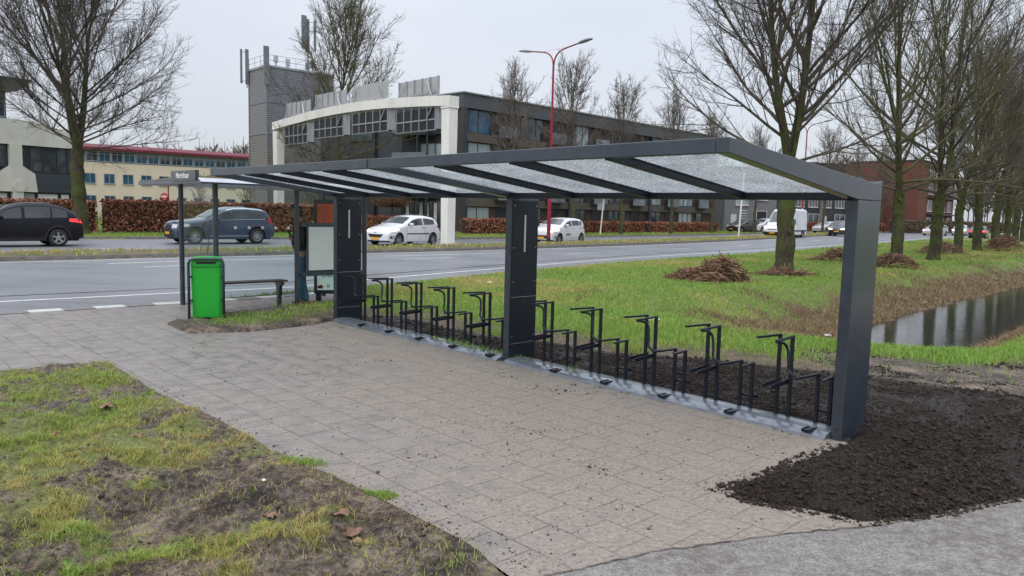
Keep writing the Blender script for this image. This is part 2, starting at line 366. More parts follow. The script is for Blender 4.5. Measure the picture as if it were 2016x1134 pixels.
DV = np.array([.70, .714]); NV = np.array([.714, -.70])
def ditch(x, y):
    a = x * DV[0] + y * DV[1]; b = x * NV[0] + y * NV[1]
    bf = -6.7 + 1.7 * np.exp(-np.clip(a - 14, 0, 99) / 2.6); bt_ = -8.9 + .4 * np.sin(a * .35)
    q = (b - bt_) / (bf - bt_); far = np.where(q < 1, sstep(.02, 1.02, q) * .72, .72 + (b - bf) * .35)
    p = (-2.1 - b) / (-2.1 + 3.75); near = np.where(p < 1, np.clip(p, 0, 1) ** 1.2 * .72, .72 + (-3.75 - b) * .5)
    e = sstep(10.5 + .22 * (b + 4.7), 14.0, a)
    return np.minimum(np.minimum(far, near), 1.25) * e, a, b
def zones(x, y):
    d, a, b = ditch(x, y)
    wob = (fbm(x * 2.3, y * 2.3, 3) - .5) * .28 + (fbm(x * 9, y * 9, 8) - .5) * .10
    wfine = (fbm(x * 5, y * 5, 13) - .5) * .10
    sp = sdf(x, y, PAVE); sa = sdf(x, y, PATH); ss = sdf(x, y, SOIL) + wob * .45; sr = np.minimum(sdf(x, y, ROADN), sdf(x, y, ROADF))
    sml = sdf(x, y, MUDL)
    return dict(ditch=d, a=a, b=b, pave=sp, path=sa, soil=ss, road=sr, mudl=sml, wob=wob, wfine=wfine)
def grassiness(x, y, z=None):
    """1 = lawn, 0 = bare"""
    z = z or zones(x, y)
    g = np.ones(x.shape)
    r = np.hypot(x + 3.3, y - 6.6)
    ml = .55 * fbm(x * 1.1 + 3, y * 1.1, 21, 4) + .45 * fbm(x * 3.1, y * 3.1, 22, 4) + .30 * (fbm(x * 8, y * 8, 23) - .5)
    bias = .085 * np.clip((-x - 1.9) / 1.2, -1, 1) + .085 * np.clip((y - 4.75) / 1.1, -1, .35)
    gl = sstep(.455, .585, ml + bias)
    edge = sstep(.0, .22, -z['mudl'])
    g = np.where(z['mudl'] < .05, gl * (.45 + .55 * edge), g)
    # trampled strip behind the racks
    mb = np.clip(1.25 - z['soil'] / .95, 0, 1) * (z['mudl'] > .3)
    g = np.where(z['mudl'] > .05, g * (1 - mb * (.35 + .9 * (fbm(x * 2, y * 2, 31) > .45))), g)
    far_mud = sstep(3.4, 4.2, x) * sstep(1.75, 1.25, z['soil'] + .5 * (fbm(x * 2, y * 2, 37) - .5))
    g = np.where(z['mudl'] > .05, g * (1 - far_mud), g)
    # island beside the bus stop: bare towards the paving
    isl = (x < -2.3) & (x > -5.3) & (y > 9.8) & (y < 12.9)
    g = np.where(isl, .5 * sstep(.2, .75, -sdf(x, y, [(-5.05, 11.0), (-4.4, 10.2), (-3.6, 10.55), (-2.95, 11.3), (-2.6, 12.5), (-3.3, 13.6), (-4.85, 12.1)]) + .5 * (fbm(x * 2, y * 2, 33) - .35)), g)
    g = g * (z['soil'] > .02)
    return np.clip(g, 0, 1)
def ground_z(x, y, z=None, fine=True):
    z = z or zones(x, y)
    h = .03 + .05 * (fbm(x * .35, y * .35, 2) - .5) - z['ditch']
    ins = (z['mudl'] < .1)
    lump = (fbm(x * 1.9, y * 1.9, 41, 3) - .5) * .14 + (fbm(x * 5, y * 5, 43, 4) - .47) * .17 + np.abs(fbm(x * 10, y * 10, 45, 3) - .5) * .08
    h = np.where(ins, h + lump * sstep(0, .35, -z['mudl'] + .02), h)
    isl = (x < -2.2) & (x > -5.4) & (y > 9.8) & (y < 13)
    h = np.where(isl, h + (fbm(x * 5, y * 5, 47) - .45) * .10, h)
    bank = np.clip(z['ditch'] * 2, 0, 1)
    h = h + bank * (fbm(x * 3, y * 3, 49) - .5) * .16
    # paved and driven areas sink below their sheets; the edge wanders
    sunk = np.minimum(np.minimum(z['pave'], z['path']) + z['wfine'] * .7, z['road'] + .02)
    k = sstep(-.05, .03, sunk)
    h = -.13 + (h + .13) * k
    # soil bed lies over everything
    s = sstep(.0, -.30, z['soil']); sl = sstep(.02, -.06, z['soil'])
    clod = (fbm(x * 11, y * 11, 51, 4) - .5) * .06 + (fbm(x * 3, y * 3, 53) - .5) * .07 + np.abs(fbm(x * 22, y * 22, 55, 3) - .5) * .045
    hs = .012 + .065 * s + clod * (.25 + .75 * s)
    bb = (x - SH_O[0]) * SV[0] + (y - SH_O[1]) * SV[1]; tt = (x - SH_O[0]) * SU[0] + (y - SH_O[1]) * SU[1]
    behind = (tt > -.05) & (tt < 8.2)
    hs = np.where(behind, np.minimum(hs * .6 - .0, .05), hs)
    hs = np.where(behind & (bb < .30), -.05, hs)
    return np.where(z['soil'] < .02, np.maximum(h * (1 - sl) + hs * sl, np.where(behind, -.2, -.13)), h)

# ---- ground sheet (finer near the camera, reaching the horizon)
th = np.concatenate([np.linspace(-180, -44, 70)[:-1], np.linspace(-44, 44, 660), np.linspace(44, 180, 70)[1:]]) * math.pi / 180
rr = np.concatenate([[.02, .8, 1.6], np.geomspace(2.4, 30, 440), np.geomspace(30, 140, 120)[1:], np.geomspace(140, 6000, 40)[1:]])
TH, RR = np.meshgrid(th, rr); X = RR * np.sin(TH); Y = RR * np.cos(TH); sh = X.shape
x = X.ravel(); y = Y.ravel(); Z = zones(x, y); gz = ground_z(x, y, Z)
gr = grassiness(x, y, Z)
soilm = sstep(.03, -.03, Z['soil'])
dry = np.clip(sstep(.12, .5, Z['ditch'] + .5 * (fbm(x * 1.2, y * 1.2, 61) - .5)), 0, 1)
dry = np.maximum(dry, .85 * sstep(.56, .66, fbm(x * .5, y * .5, 63)) * sstep(9.5, 12, Z['a']) * sstep(-12.5, -9.5, Z['b']) * sstep(-1.5, -3, Z['b']))
dry = np.maximum(dry, .55 * np.clip(1.3 - Z['soil'] / .9, 0, 1) * (Z['mudl'] > .3) * (Z['soil'] > .03) * (x < 3.8) * (Z['pave'] > .2))
nt_, nr = len(th), len(rr); ii, jj = np.meshgrid(np.arange(nt_ - 1), np.arange(nr - 1)); ii = ii.ravel(); jj = jj.ravel()
F = np.c_[jj * nt_ + ii, jj * nt_ + ii + 1, (jj + 1) * nt_ + ii + 1, (jj + 1) * nt_ + ii][:, ::-1]
def ground_mat():
    m = mat('turf_mud_and_soil', (.1, .1, .1), .9, spec=.3); t = m.node_tree; p = t.nodes['Principled BSDF']; g = N(t, 'ShaderNodeTexCoord').outputs['Object']
    A = lambda n: N(t, 'ShaderNodeAttribute', attribute_name=n).outputs['Fac']
    n1 = noisen(t, g, 2.2, 6, .65); n2 = noisen(t, g, 22, 5, .65); n3 = noisen(t, g, 85, 3, .6)
    mud = rampn(t, mathn(t, 'ADD', mathn(t, 'MULTIPLY', n1, .55), mathn(t, 'MULTIPLY', n2, .45)), [(.41, (.032, .024, .019)), (.475, (.095, .073, .057)), (.53, (.18, .145, .118)), (.60, (.31, .25, .19))])  # wet and dry mud tones, contrast raised to stand in for weak shading of lumps
    turf = rampn(t, n2, [(.3, (.10, .105, .04)), (.55, (.19, .22, .065)), (.75, (.27, .25, .11))])
    soil = rampn(t, n3, [(.36, (.010, .0065, .005)), (.52, (.026, .018, .014)), (.68, (.064, .047, .037))])
    dryc = rampn(t, n2, [(.3, (.05, .036, .02)), (.5, (.15, .105, .055)), (.75, (.26, .19, .10))])
    c = mixc(t, A('lawn'), mud, turf); c = mixc(t, A('dry'), c, dryc); c = mixc(t, A('bare_soil'), c, soil)
    t.links.new(c, p.inputs['Base Color'])
    t.links.new(rampn(t, n1, [(.42, .35), (.55, .95)]), p.inputs['Roughness'])
    b = N(t, 'ShaderNodeBump'); b.inputs['Distance'].default_value = .035
    t.links.new(mathn(t, 'ADD', n2, mathn(t, 'MULTIPLY', n3, .7)), b.inputs['Height']); t.links.new(b.outputs[0], p.inputs['Normal'])
    return m
M['ground'] = ground_mat()
struct(npmesh('ground', np.c_[x, y, gz], F, M['ground'], dict(lawn=gr, bare_soil=soilm, dry=dry), smooth=True))

# ---- paving
def pave_mat():
    m = mat('concrete_tiles_with_sand', (.3, .3, .3), .7); t = m.node_tree; p = t.nodes['Principled BSDF']; g = N(t, 'ShaderNodeTexCoord').outputs['Object']
    mpn = N(t, 'ShaderNodeMapping'); mpn.inputs[2].default_value = (0, 0, -(math.pi / 2 + YAW)); t.links.new(g, mpn.inputs[0])
    wz = N(t, 'ShaderNodeTexNoise'); wz.inputs['Scale'].default_value = 6; t.links.new(mpn.outputs[0], wz.inputs[0])
    vm = N(t, 'ShaderNodeVectorMath', operation='MULTIPLY_ADD'); vm.inputs[1].default_value = (.012, .012, 0); t.links.new(wz.outputs['Color'], vm.inputs[0]); t.links.new(mpn.outputs[0], vm.inputs[2])
    br = N(t, 'ShaderNodeTexBrick'); br.offset = .5; br.inputs['Scale'].default_value = 1
    for k, q in (('Brick Width', .302), ('Row Height', .302), ('Mortar Size', .0055), ('Mortar Smooth', .25), ('Bias', 0.)): br.inputs[k].default_value = q
    br.inputs['Color1'].default_value = (0, 0, 0, 1); br.inputs['Color2'].default_value = (1, 1, 1, 1); br.inputs['Mortar'].default_value = (.5, .5, .5, 1)
    t.links.new(vm.outputs[0], br.inputs[0])
    n1 = noisen(t, g, .55, 4); n2 = noisen(t, g, 5, 6, .65); n3 = noisen(t, g, 120, 3, .7); n4 = noisen(t, g, 32, 4, .7); n5 = noisen(t, g, 2.1, 5, .62)
    tile = rampn(t, br.outputs['Color'], [(0, (.185, .17, .158)), (.5, (.21, .192, .178)), (1, (.235, .214, .198))])
    tile = mixc(t, rampn(t, n2, [(.38, 0.), (.66, .75)]), tile, (.30, .275, .26))
    tile = mixc(t, mathn(t, 'MULTIPLY', rampn(t, n5, [(.34, 1.), (.5, 0.)]), .4), tile, (.12, .112, .107))
    # sand swept over the new part
    sx = N(t, 'ShaderNodeSeparateXYZ'); t.links.new(g, sx.inputs[0])
    ax = mathn(t, 'ADD', mathn(t, 'MULTIPLY', sx.outputs[0], .30), mathn(t, 'MULTIPLY', sx.outputs[1], .06))
    ax = mathn(t, 'ADD', ax, .80)
    bb_ = mathn(t, 'ADD', mathn(t, 'MULTIPLY', sx.outputs[0], float(SV[0])), mathn(t, 'MULTIPLY', sx.outputs[1], float(SV[1])))
    edge = mathn(t, 'MULTIPLY', mathn(t, 'SUBTRACT', bb_, 4.3), .16)
    sand = mathn(t, 'ADD', mathn(t, 'ADD', ax, edge), mathn(t, 'MULTIPLY', mathn(t, 'SUBTRACT', mathn(t, 'ADD', n1, n2), 1.0), 2.2), True)
    sandc = rampn(t, n4, [(.32, (.19, .155, .125)), (.5, (.272, .232, .192)), (.66, (.36, .312, .262))])
    jv = rampn(t, noisen(t, g, 3.3, 4, .6), [(.38, .25), (.60, .9)])
    c = mixc(t, mathn(t, 'MULTIPLY', mathn(t, 'MULTIPLY', br.outputs['Fac'], jv), .8), tile, (.07, .06, .05))
    c = mixc(t, mathn(t, 'MULTIPLY', sand, .82), c, sandc)
    c = mixc(t, mathn(t, 'MULTIPLY', mathn(t, 'MULTIPLY', br.outputs['Fac'], rampn(t, n5, [(.35, .5), (.56, .0)])), 1.), c, (.09, .07, .055))
    mps = N(t, 'ShaderNodeMapping'); mps.inputs[2].default_value = (0, 0, -R(20)); mps.inputs[3].default_value = (7, 26, 1); t.links.new(g, mps.inputs[0]); smr = noisen(t, mps.outputs[0], 1, 5, .7)
    c = mixc(t, mathn(t, 'MULTIPLY', mathn(t, 'MULTIPLY', rampn(t, smr, [(.51, 0.), (.64, 1.)]), rampn(t, n1, [(.36, .2), (.58, 1.)])), .45), c, (.12, .092, .072))
    c = mixc(t, mathn(t, 'MULTIPLY', mathn(t, 'MULTIPLY', br.outputs['Fac'], jv), .5), c, (.085, .068, .055))
    speck = rampn(t, n3, [(.58, 0.), (.64, 1.)])
    c = mixc(t, mathn(t, 'MULTIPLY', mathn(t, 'MULTIPLY', speck, rampn(t, n5, [(.38, .25), (.58, 1.)])), .7), c, (.06, .045, .035))
    n6 = noisen(t, g, 48, 3, .65); c = mixc(t, mathn(t, 'MULTIPLY', mathn(t, 'MULTIPLY', rampn(t, n6, [(.585, 0.), (.63, 1.)]), rampn(t, n5, [(.38, .12), (.58, 1.)])), .7), c, (.085, .065, .052))
    grit = rampn(t, n3, [(.30, 1.), (.38, 0.)]); c = mixc(t, mathn(t, 'MULTIPLY', grit, .35), c, (.46, .43, .40))
    t.links.new(c, p.inputs['Base Color'])
    t.links.new(mathn(t, 'ADD', rampn(t, n2, [(.35, .30), (.6, .62)]), mathn(t, 'MULTIPLY', sand, .3), True), p.inputs['Roughness'])
    b = N(t, 'ShaderNodeBump'); b.inputs['Distance'].default_value = .006
    hgt = mathn(t, 'SUBTRACT', mathn(t, 'ADD', mathn(t, 'MULTIPLY', br.outputs['Color'], .2), mathn(t, 'MULTIPLY', n4, .5)), mathn(t, 'MULTIPLY', mathn(t, 'MULTIPLY', br.outputs['Fac'], jv), .7))
    hgt = mathn(t, 'ADD', hgt, mathn(t, 'MULTIPLY', n3, .25))
    t.links.new(hgt, b.inputs['Height']); t.links.new(b.outputs[0], p.inputs['Normal'])
    return m
M['pave'] = pave_mat()
def flat(name, poly, z, m):
    import bmesh
    me = bpy.data.meshes.new(name); bm = bmesh.new(); vs = [bm.verts.new((*p, z)) for p in poly]
    es = [bm.edges.new((vs[i], vs[(i + 1) % len(vs)])) for i in range(len(vs))]
    bmesh.ops.triangle_fill(bm, edges=es, use_beauty=True); bmesh.ops.recalc_face_normals(bm, faces=bm.faces)
    for f in bm.faces:
        if f.normal.z < 0: f.normal_flip()
    bm.to_mesh(me); bm.free(); me.materials.append(m); o = bpy.data.objects.new(name, me); col.objects.link(o); return struct(o)
flat('pavement', PAVE, 0, M['pave'])
def path_mat():
    m = mat('weathered_asphalt_path', (.2, .2, .2), .6); t = m.node_tree; p = t.nodes['Principled BSDF']; g = N(t, 'ShaderNodeTexCoord').outputs['Object']
    n1 = noisen(t, g, 1.6, 5, .6); n2 = noisen(t, g, 14, 5, .7); n3 = noisen(t, g, 70, 3, .65)
    c = rampn(t, mathn(t, 'ADD', mathn(t, 'MULTIPLY', n2, .6), mathn(t, 'MULTIPLY', n1, .4)), [(.41, (.155, .138, .126)), (.5, (.24, .222, .205)), (.60, (.325, .312, .298))])
    c = mixc(t, mathn(t, 'MULTIPLY', rampn(t, n3, [(.42, 1.), (.52, 0.)]), .6), c, (.085, .075, .069))
    t.links.new(c, p.inputs['Base Color']); t.links.new(rampn(t, mathn(t, 'ADD', mathn(t, 'MULTIPLY', n2, .5), mathn(t, 'MULTIPLY', n1, .5)), [(.42, .75), (.58, .28)]), p.inputs['Roughness'])
    b = N(t, 'ShaderNodeBump'); b.inputs['Distance'].default_value = .008; t.links.new(mathn(t, 'ADD', n3, n2), b.inputs['Height']); t.links.new(b.outputs[0], p.inputs['Normal'])
    return m
_pe = [(.1, 3.48), (.35, 3.62), (.9, 3.9), (2.0, 4.22), (2.6, 4.42), (3.3, 4.75), (6, 6.3)]; _pf = []
for (ax_, ay_), (bx_, by_) in zip(_pe[:-1], _pe[1:]):
    n_ = int(math.hypot(bx_ - ax_, by_ - ay_) / .035)
    for k_ in range(n_):
        q_ = k_ / n_; xx_ = ax_ + (bx_ - ax_) * q_; yy_ = ay_ + (by_ - ay_) * q_
        o_ = .05 * (float(fbm(np.array([xx_ * 3.]), np.array([yy_ * 3.]), 141)[0]) - .5) + .05 * (float(fbm(np.array([xx_ * 14.]), np.array([yy_ * 14.]), 143)[0]) - .5)
        _pf.append((xx_ - .4 * o_, yy_ + o_))
flat('footpath', [(-1.5, .6), (-.25, 3.1)] + _pf + PATH[8:], .0035, path_mat())
_sj = MB(); _q = np.array(_pf); strip(_sj, _q[3:int(len(_q) * .62)], .016, .0065)
M['joint'] = mat('dirt_filled_joint', (.05, .04, .033), .9, c2=(.19, .165, .14), scale=9, fac=(.42, .6)); struct(_sj.build('path_edge_joint', M['joint']))
# white edge blocks of the bus platform
M['block_dark'] = mat('platform_edge_block', (.15, .145, .14), .6, c2=(.22, .21, .20), scale=8, bump=.002)
M['block_white'] = mat('white_edge_block', (.62, .62, .59), .55, c2=(.45, .45, .43), scale=8, bump=.002)
kb = MB(); Ek = resample(EDGE[(EDGE[:, 0] > -24) & (EDGE[:, 0] < -3.2)], 60); Ek2 = offs(Ek, -.30)
for i in range(len(Ek) - 1):
    a, b, c_, d_ = Ek[i], Ek[i + 1], Ek2[i + 1], Ek2[i]; k = i % 2
    kb.add([(*a, -.1), (*b, -.1), (*c_, -.1), (*d_, -.1), (*a, .012), (*b, .012), (*c_, .012), (*d_, .012)], [(4, 5, 6, 7), (0, 1, 5, 4), (1, 2, 6, 5), (2, 3, 7, 6), (3, 0, 4, 7)], k)
struct(kb.build('platform_kerb', [M['block_dark'], M['block_white']]))

# ---- water in the ditch
wm = mat('ditch_water', (.028, .030, .028), .02, spec=1.0); t = wm.node_tree; p = t.nodes['Principled BSDF']; g = N(t, 'ShaderNodeTexCoord').outputs['Object']
mpn = N(t, 'ShaderNodeMapping'); mpn.inputs[2].default_value = (0, 0, R(25)); mpn.inputs[3].default_value = (3, 9, 1); t.links.new(g, mpn.inputs[0])
b = N(t, 'ShaderNodeBump'); b.inputs['Distance'].default_value = .0035; t.links.new(noisen(t, mpn.outputs[0], 1.2, 3), b.inputs['Height']); t.links.new(b.outputs[0], p.inputs['Normal'])
W = lambda a, b: tuple(a * DV + b * NV)
flat('water', [W(11, -8), W(11, -2.5), W(60, -2.5), W(200, -2.5), W(200, -9), W(60, -9)], -.72, wm)

# ================================================================== GRASS, REEDS, CLODS (uncountable)
def blades(name, P, h, wd, tint, m, lean=.5, label=None, cat='grass'):
    n = len(P); az = rng.uniform(0, 2 * math.pi, n); fx = np.cos(az); fy = np.sin(az); la = rng.uniform(0, 2 * math.pi, n); L = rng.uniform(.15, 1, n) * lean * h
    lx = np.cos(la) * L; ly = np.sin(la) * L
    def pt(s, k): return np.c_[P[:, 0] + fx * wd * s / 2 + lx * k ** 2, P[:, 1] + fy * wd * s / 2 + ly * k ** 2, P[:, 2] + h * k * (1 - .25 * lean * k)]
    V = np.stack([pt(-1, 0), pt(1, 0), pt(-.8, .55), pt(.8, .55), pt(0, 1)], 1).reshape(-1, 3); o = np.arange(n)[:, None] * 5
    F = np.concatenate([o + np.array([[0, 1, 3]]), o + np.array([[0, 3, 2]]), o + np.array([[2, 3, 4]])])
    return stuff(npmesh(name, V, F, m, dict(tint=np.repeat(tint, 5))), label, cat)
def grass_mat(name, stops):
    m = attr_ramp(mat(name, (.1, .2, .03), .55, spec=.35), stops); t = m.node_tree; p = t.nodes['Principled BSDF']; o = t.nodes['Material Output']
    tl = N(t, 'ShaderNodeBsdfTranslucent'); mx = N(t, 'ShaderNodeMixShader'); mx.inputs[0].default_value = .3
    src = p.inputs['Base Color'].links[0].from_socket; t.links.new(src, tl.inputs[0]); t.links.new(p.outputs[0], mx.inputs[1]); t.links.new(tl.outputs[0], mx.inputs[2]); t.links.new(mx.outputs[0], o.inputs[0]); return m
M['blade'] = grass_mat('grass_blades', [(0, (.50, .40, .18)), (.28, (.44, .42, .12)), (.58, (.30, .40, .09)), (1, (.19, .36, .06))])
M['straw'] = grass_mat('dry_reed_stalks', [(0, (.10, .065, .035)), (.5, (.24, .165, .085)), (1, (.40, .30, .17))])
def polar(n, r0, r1, t0, t1):
    r = np.exp(rng.uniform(math.log(r0), math.log(r1), n)); t = rng.uniform(t0, t1, n) * math.pi / 180; return r * np.sin(t), r * np.cos(t), r
# foreground, torn turf
x, y, r = polar(380000, 3.2, 10.5, -40, 8); Z = zones(x, y); k = Z['mudl'] < .03; x, y, r = x[k], y[k], r[k]; Z = zones(x, y); g = grassiness(x, y, Z)
clump = .55 * fbm(x * 4, y * 4, 71, 3) + .45 * fbm(x * 13, y * 13, 72, 2)
k = rng.uniform(0, 1, len(x)) < (g ** 1.2) * sstep(.40, .60, clump) * .95 + .05
x, y, r, clump = x[k], y[k], r[k], clump[k]; z_ = ground_z(x, y)
tint = np.clip(.36 + 1.6 * (fbm(x * 1.4, y * 1.4, 73) - .5) + rng.normal(0, .2, len(x)), 0, 1)
h = (.012 + .16 * np.clip(clump - .35, 0, .4)) * rng.uniform(.5, 1.35, len(x))
k = rng.uniform(0, 1, len(x)) < .06
sx_, sy_, sr_ = polar(90000, 3.2, 10, -40, 8); zz0 = zones(sx_, sy_); kk0 = (zz0['mudl'] < .0) & (rng.uniform(0, 1, len(sx_)) < sstep(.40, .58, fbm(sx_ * 3, sy_ * 3, 75)) * .8); sx_, sy_, sr_ = sx_[kk0], sy_[kk0], sr_[kk0]
blades('dry_straw', np.c_[sx_, sy_, ground_z(sx_, sy_) + .006], rng.uniform(.006, .016, len(sx_)), .0016 + .0005 * sr_, rng.uniform(0, .8, len(sx_)), M['straw'], 5.5, 'flattened brown straw and dead grass strewn over the churned mud', 'straw')
blades('dry_straw', np.c_[x[k], y[k], z_[k] + .004], h[k] * .5, .002 + .0006 * r[k], rng.uniform(.2, 1, k.sum()), M['straw'], 4.5, 'flattened straw and dead grass lying on the churned mud', 'straw')
blades('grass', np.c_[x, y, z_ - .004], h, .0022 + .0005 * r, tint, M['blade'], 1.1, 'patchy torn-up grass growing through mud in the near left corner', 'grass')
# verge
x, y, r = polar(420000, 8, 85, -38, 38); Z = zones(x, y); g = grassiness(x, y, Z)
ok = (np.minimum(Z['pave'], Z['path']) > -.0) & (Z['mudl'] > .05) & (Z['road'] > .06) & (Z['soil'] > .0) & (Z['ditch'] < .66)
dr = sstep(.15, .45, Z['ditch'] + .5 * (fbm(x * 1.2, y * 1.2, 61) - .5))
ok &= rng.uniform(0, 1, len(x)) < np.clip(g, 0, 1) * (1 - .93 * dr) + .02
x, y, r = x[ok], y[ok], r[ok]; z_ = ground_z(x, y); _, a, b = ditch(x, y)
yel = fbm(x * .45, y * .45, 63); lip = ((a < 12.2) & (b > -7.5) & (x > -2))
tint = np.clip(.82 - 1.5 * np.clip(yel - .52, 0, 1) * 1.7 * (~lip) + .6 * (fbm(x * .9, y * .9, 77) - .5) + rng.normal(0, .13, len(x)), 0, 1)
h = rng.uniform(.04, .085, len(x)) * np.where(lip, 1.45, 1) * (1 + r / 90)
blades('grass', np.c_[x, y, z_ - .004], h, .0022 + .00085 * r, tint, M['blade'], .8, 'green lawn of the verge around the ditch and along the road', 'grass')
# median tufts and far verge
u = resample(MED, 4000); k = rng.integers(0, 4000, 60000); oo = rng.uniform(.12, 2.4, 60000); tt_ = np.gradient(u, axis=0); tt_ /= np.linalg.norm(tt_, axis=1)[:, None]
P = u[k] + oo[:, None] * np.c_[-tt_[k, 1], tt_[k, 0]] + rng.normal(0, .03, (60000, 2)); rr_ = np.hypot(*P.T); ang = np.degrees(np.arctan2(P[:, 0], P[:, 1]))
kk = (np.abs(ang) < 38) & (P[:, 1] > 5) & (rr_ < 110) & (fbm(P[:, 0] * .9, P[:, 1] * .9, 79) > .36); P = P[kk]; rr_ = rr_[kk]; oo = oo[kk]
tint = np.clip(.14 + .9 * (fbm(P[:, 0] * .7, P[:, 1] * .7, 81) - .4) + rng.normal(0, .15, len(P)), 0, 1)
blades('grass', np.c_[P, .07 + .07 * np.sin(math.pi * oo / 2.5)], rng.uniform(.05, .16, len(P)) , .012 + .0012 * rr_, tint, M['blade'], .9, 'rough yellowish grass on the median strip between the carriageways', 'grass')
# far verge
u = resample(FAR, 4000); k = rng.integers(0, 4000, 60000); oo = rng.uniform(.16, 7, 60000); tt_ = np.gradient(u, axis=0); tt_ /= np.linalg.norm(tt_, axis=1)[:, None]
P = u[k] + oo[:, None] * np.c_[-tt_[k, 1], tt_[k, 0]]; rr_ = np.hypot(*P.T); ang = np.degrees(np.arctan2(P[:, 0], P[:, 1])); kk = (np.abs(ang) < 38) & (P[:, 1] > 5) & (rr_ < 140); P = P[kk]; rr_ = rr_[kk]
tint = np.clip(.62 + .5 * (fbm(P[:, 0] * .5, P[:, 1] * .5, 83) - .5) + rng.normal(0, .12, len(P)), 0, 1)
blades('grass', np.c_[P, np.full(len(P), .03)], rng.uniform(.05, .16, len(P)), .01 + .0013 * rr_, tint, M['blade'], .8, 'grass verge on the far side of the road below the hedges', 'grass')
# dry stalks on the ditch banks
x, y, r = polar(160000, 10, 60, 5, 38); d, a, b = ditch(x, y); dr = sstep(.16, .5, d + .5 * (fbm(x * 1.2, y * 1.2, 61) - .5)) + .5 * sstep(.57, .66, fbm(x * .5, y * .5, 63)) * (b > -12) * (b < -3) * (a > 10.5)
ok = (d < .75) & (rng.uniform(0, 1, len(x)) < dr) & (sdf(x, y, ROADN) > .3); x, y, r = x[ok], y[ok], r[ok]; z_ = ground_z(x, y)
blades('dry_reeds', np.c_[x, y, z_ - .01], rng.uniform(.05, .22, len(x)), .003 + .0006 * r, rng.uniform(0, 1, len(x)), M['straw'], 1.5, 'flattened straw-brown reeds covering the ditch banks', 'reeds')
# clods of soil
def lumps(name, P, s, m, label, cat, flat_=.7):
    n = len(P); base = np.array([[1, 0, 0], [-1, 0, 0], [0, 1, 0], [0, -1, 0], [0, 0, 1], [0, 0, -1]], float)
    V = base[None] * rng.uniform(.55, 1.3, (n, 6, 1)) * s[:, None, None]; V += rng.normal(0, .22, (n, 6, 3)) * s[:, None, None]; V[:, :, 2] *= flat_
    a = rng.uniform(0, 6.28, n); c, q = np.cos(a)[:, None], np.sin(a)[:, None]; vx = V[:, :, 0] * c - V[:, :, 1] * q; vy = V[:, :, 0] * q + V[:, :, 1] * c; V[:, :, 0] = vx; V[:, :, 1] = vy
    V += P[:, None]; fs = np.array([[0, 2, 4], [2, 1, 4], [1, 3, 4], [3, 0, 4], [2, 0, 5], [1, 2, 5], [3, 1, 5], [0, 3, 5]])
    F = (np.arange(n)[:, None, None] * 6 + fs[None]).reshape(-1, 3); return stuff(npmesh(name, V.reshape(-1, 3), F, m), label, cat)
M['soil'] = mat('dark_garden_soil', (.012, .008, .0062), .9, c2=(.052, .038, .030), scale=22, spec=.3)
x, y, r = polar(300000, 4, 14, -8, 37); Z = zones(x, y); dens = fbm(x * 2.5, y * 2.5, 91)
ok = ((Z['soil'] < .03) & (rng.uniform(0, 1, len(x)) < .2 + .75 * sstep(.35, .65, dens))) | ((x > 3.7) & (Z['soil'] < 1.6) & (Z['path'] > .0) & (rng.uniform(0, 1, len(x)) < .5 * sstep(.46, .6, dens))); x, y, r = x[ok], y[ok], r[ok]
bb = (x - SH_O[0]) * SV[0] + (y - SH_O[1]) * SV[1]; tt = (x - SH_O[0]) * SU[0] + (y - SH_O[1]) * SU[1]; ok = ~((tt > -.1) & (tt < 8.2) & (bb < .34) & (bb > -.1)); x, y, r = x[ok], y[ok], r[ok]
s = np.exp(rng.normal(math.log(.0052), .65, len(x))).clip(.0015, .024)
lumps('soil_clods', np.c_[x, y, np.maximum(ground_z(x, y), 0) + s * .3], s, M['soil'], 'loose dark crumbly soil heaped around the near post and behind the racks', 'soil')
# crumbs on the paving
M['crumb'] = mat('trodden_mud_crumbs', (.045, .034, .027), .9, c2=(.14, .108, .085), scale=30, spec=.3)
x, y, r = polar(110000, 3.4, 14, -35, 30); Z = zones(x, y); bb = (x - SH_O[0]) * SV[0] + (y - SH_O[1]) * SV[1]
dens = sstep(.42, .72, fbm(x * 1.6, y * 1.6, 93)) * (.25 + .75 * sstep(-3.2, -.4, bb)) * sstep(-6, -3, x) + .6 * sstep(.22, .0, Z['soil']) + .5 * sstep(.25, .0, Z['mudl'])
ok = (Z['pave'] < -.01) & (Z['soil'] > -.02) & (rng.uniform(0, 1, len(x)) < dens * .6 * (.15 + 1.5 * sstep(.5, .72, fbm(x * 4.5, y * 4.5, 94))) + .02 * (x > -4)); x, y, r = x[ok], y[ok], r[ok]
s = np.exp(rng.normal(math.log(.0034), .55, len(x))).clip(.0012, .018); s *= np.where(sdf(x, y, SOIL) < .3, 1.15, 1)
lumps('dirt_crumbs', np.c_[x, y, s * .35], s, M['crumb'], 'scattered crumbs of mud on the sandy paving', 'dirt')
# mud clods in the torn turf
M['mudclod'] = mat('torn_mud', (.03, .022, .017), .8, c2=(.12, .09, .066), scale=14, spec=.4)
x, y, r = polar(40000, 3.2, 10, -40, 8); Z = zones(x, y); ok = (Z['mudl'] < -.02) & (rng.uniform(0, 1, len(x)) < .5 * sstep(.5, .7, fbm(x * 1.7, y * 1.7, 95))); x, y, r = x[ok], y[ok], r[ok]
s = np.exp(rng.normal(math.log(.0075), .6, len(x))).clip(.002, .032)
lumps('mud_clods', np.c_[x, y, ground_z(x, y) + s * .1], s, M['mudclod'], 'clods of churned brown mud among the torn grass', 'mud', .5)

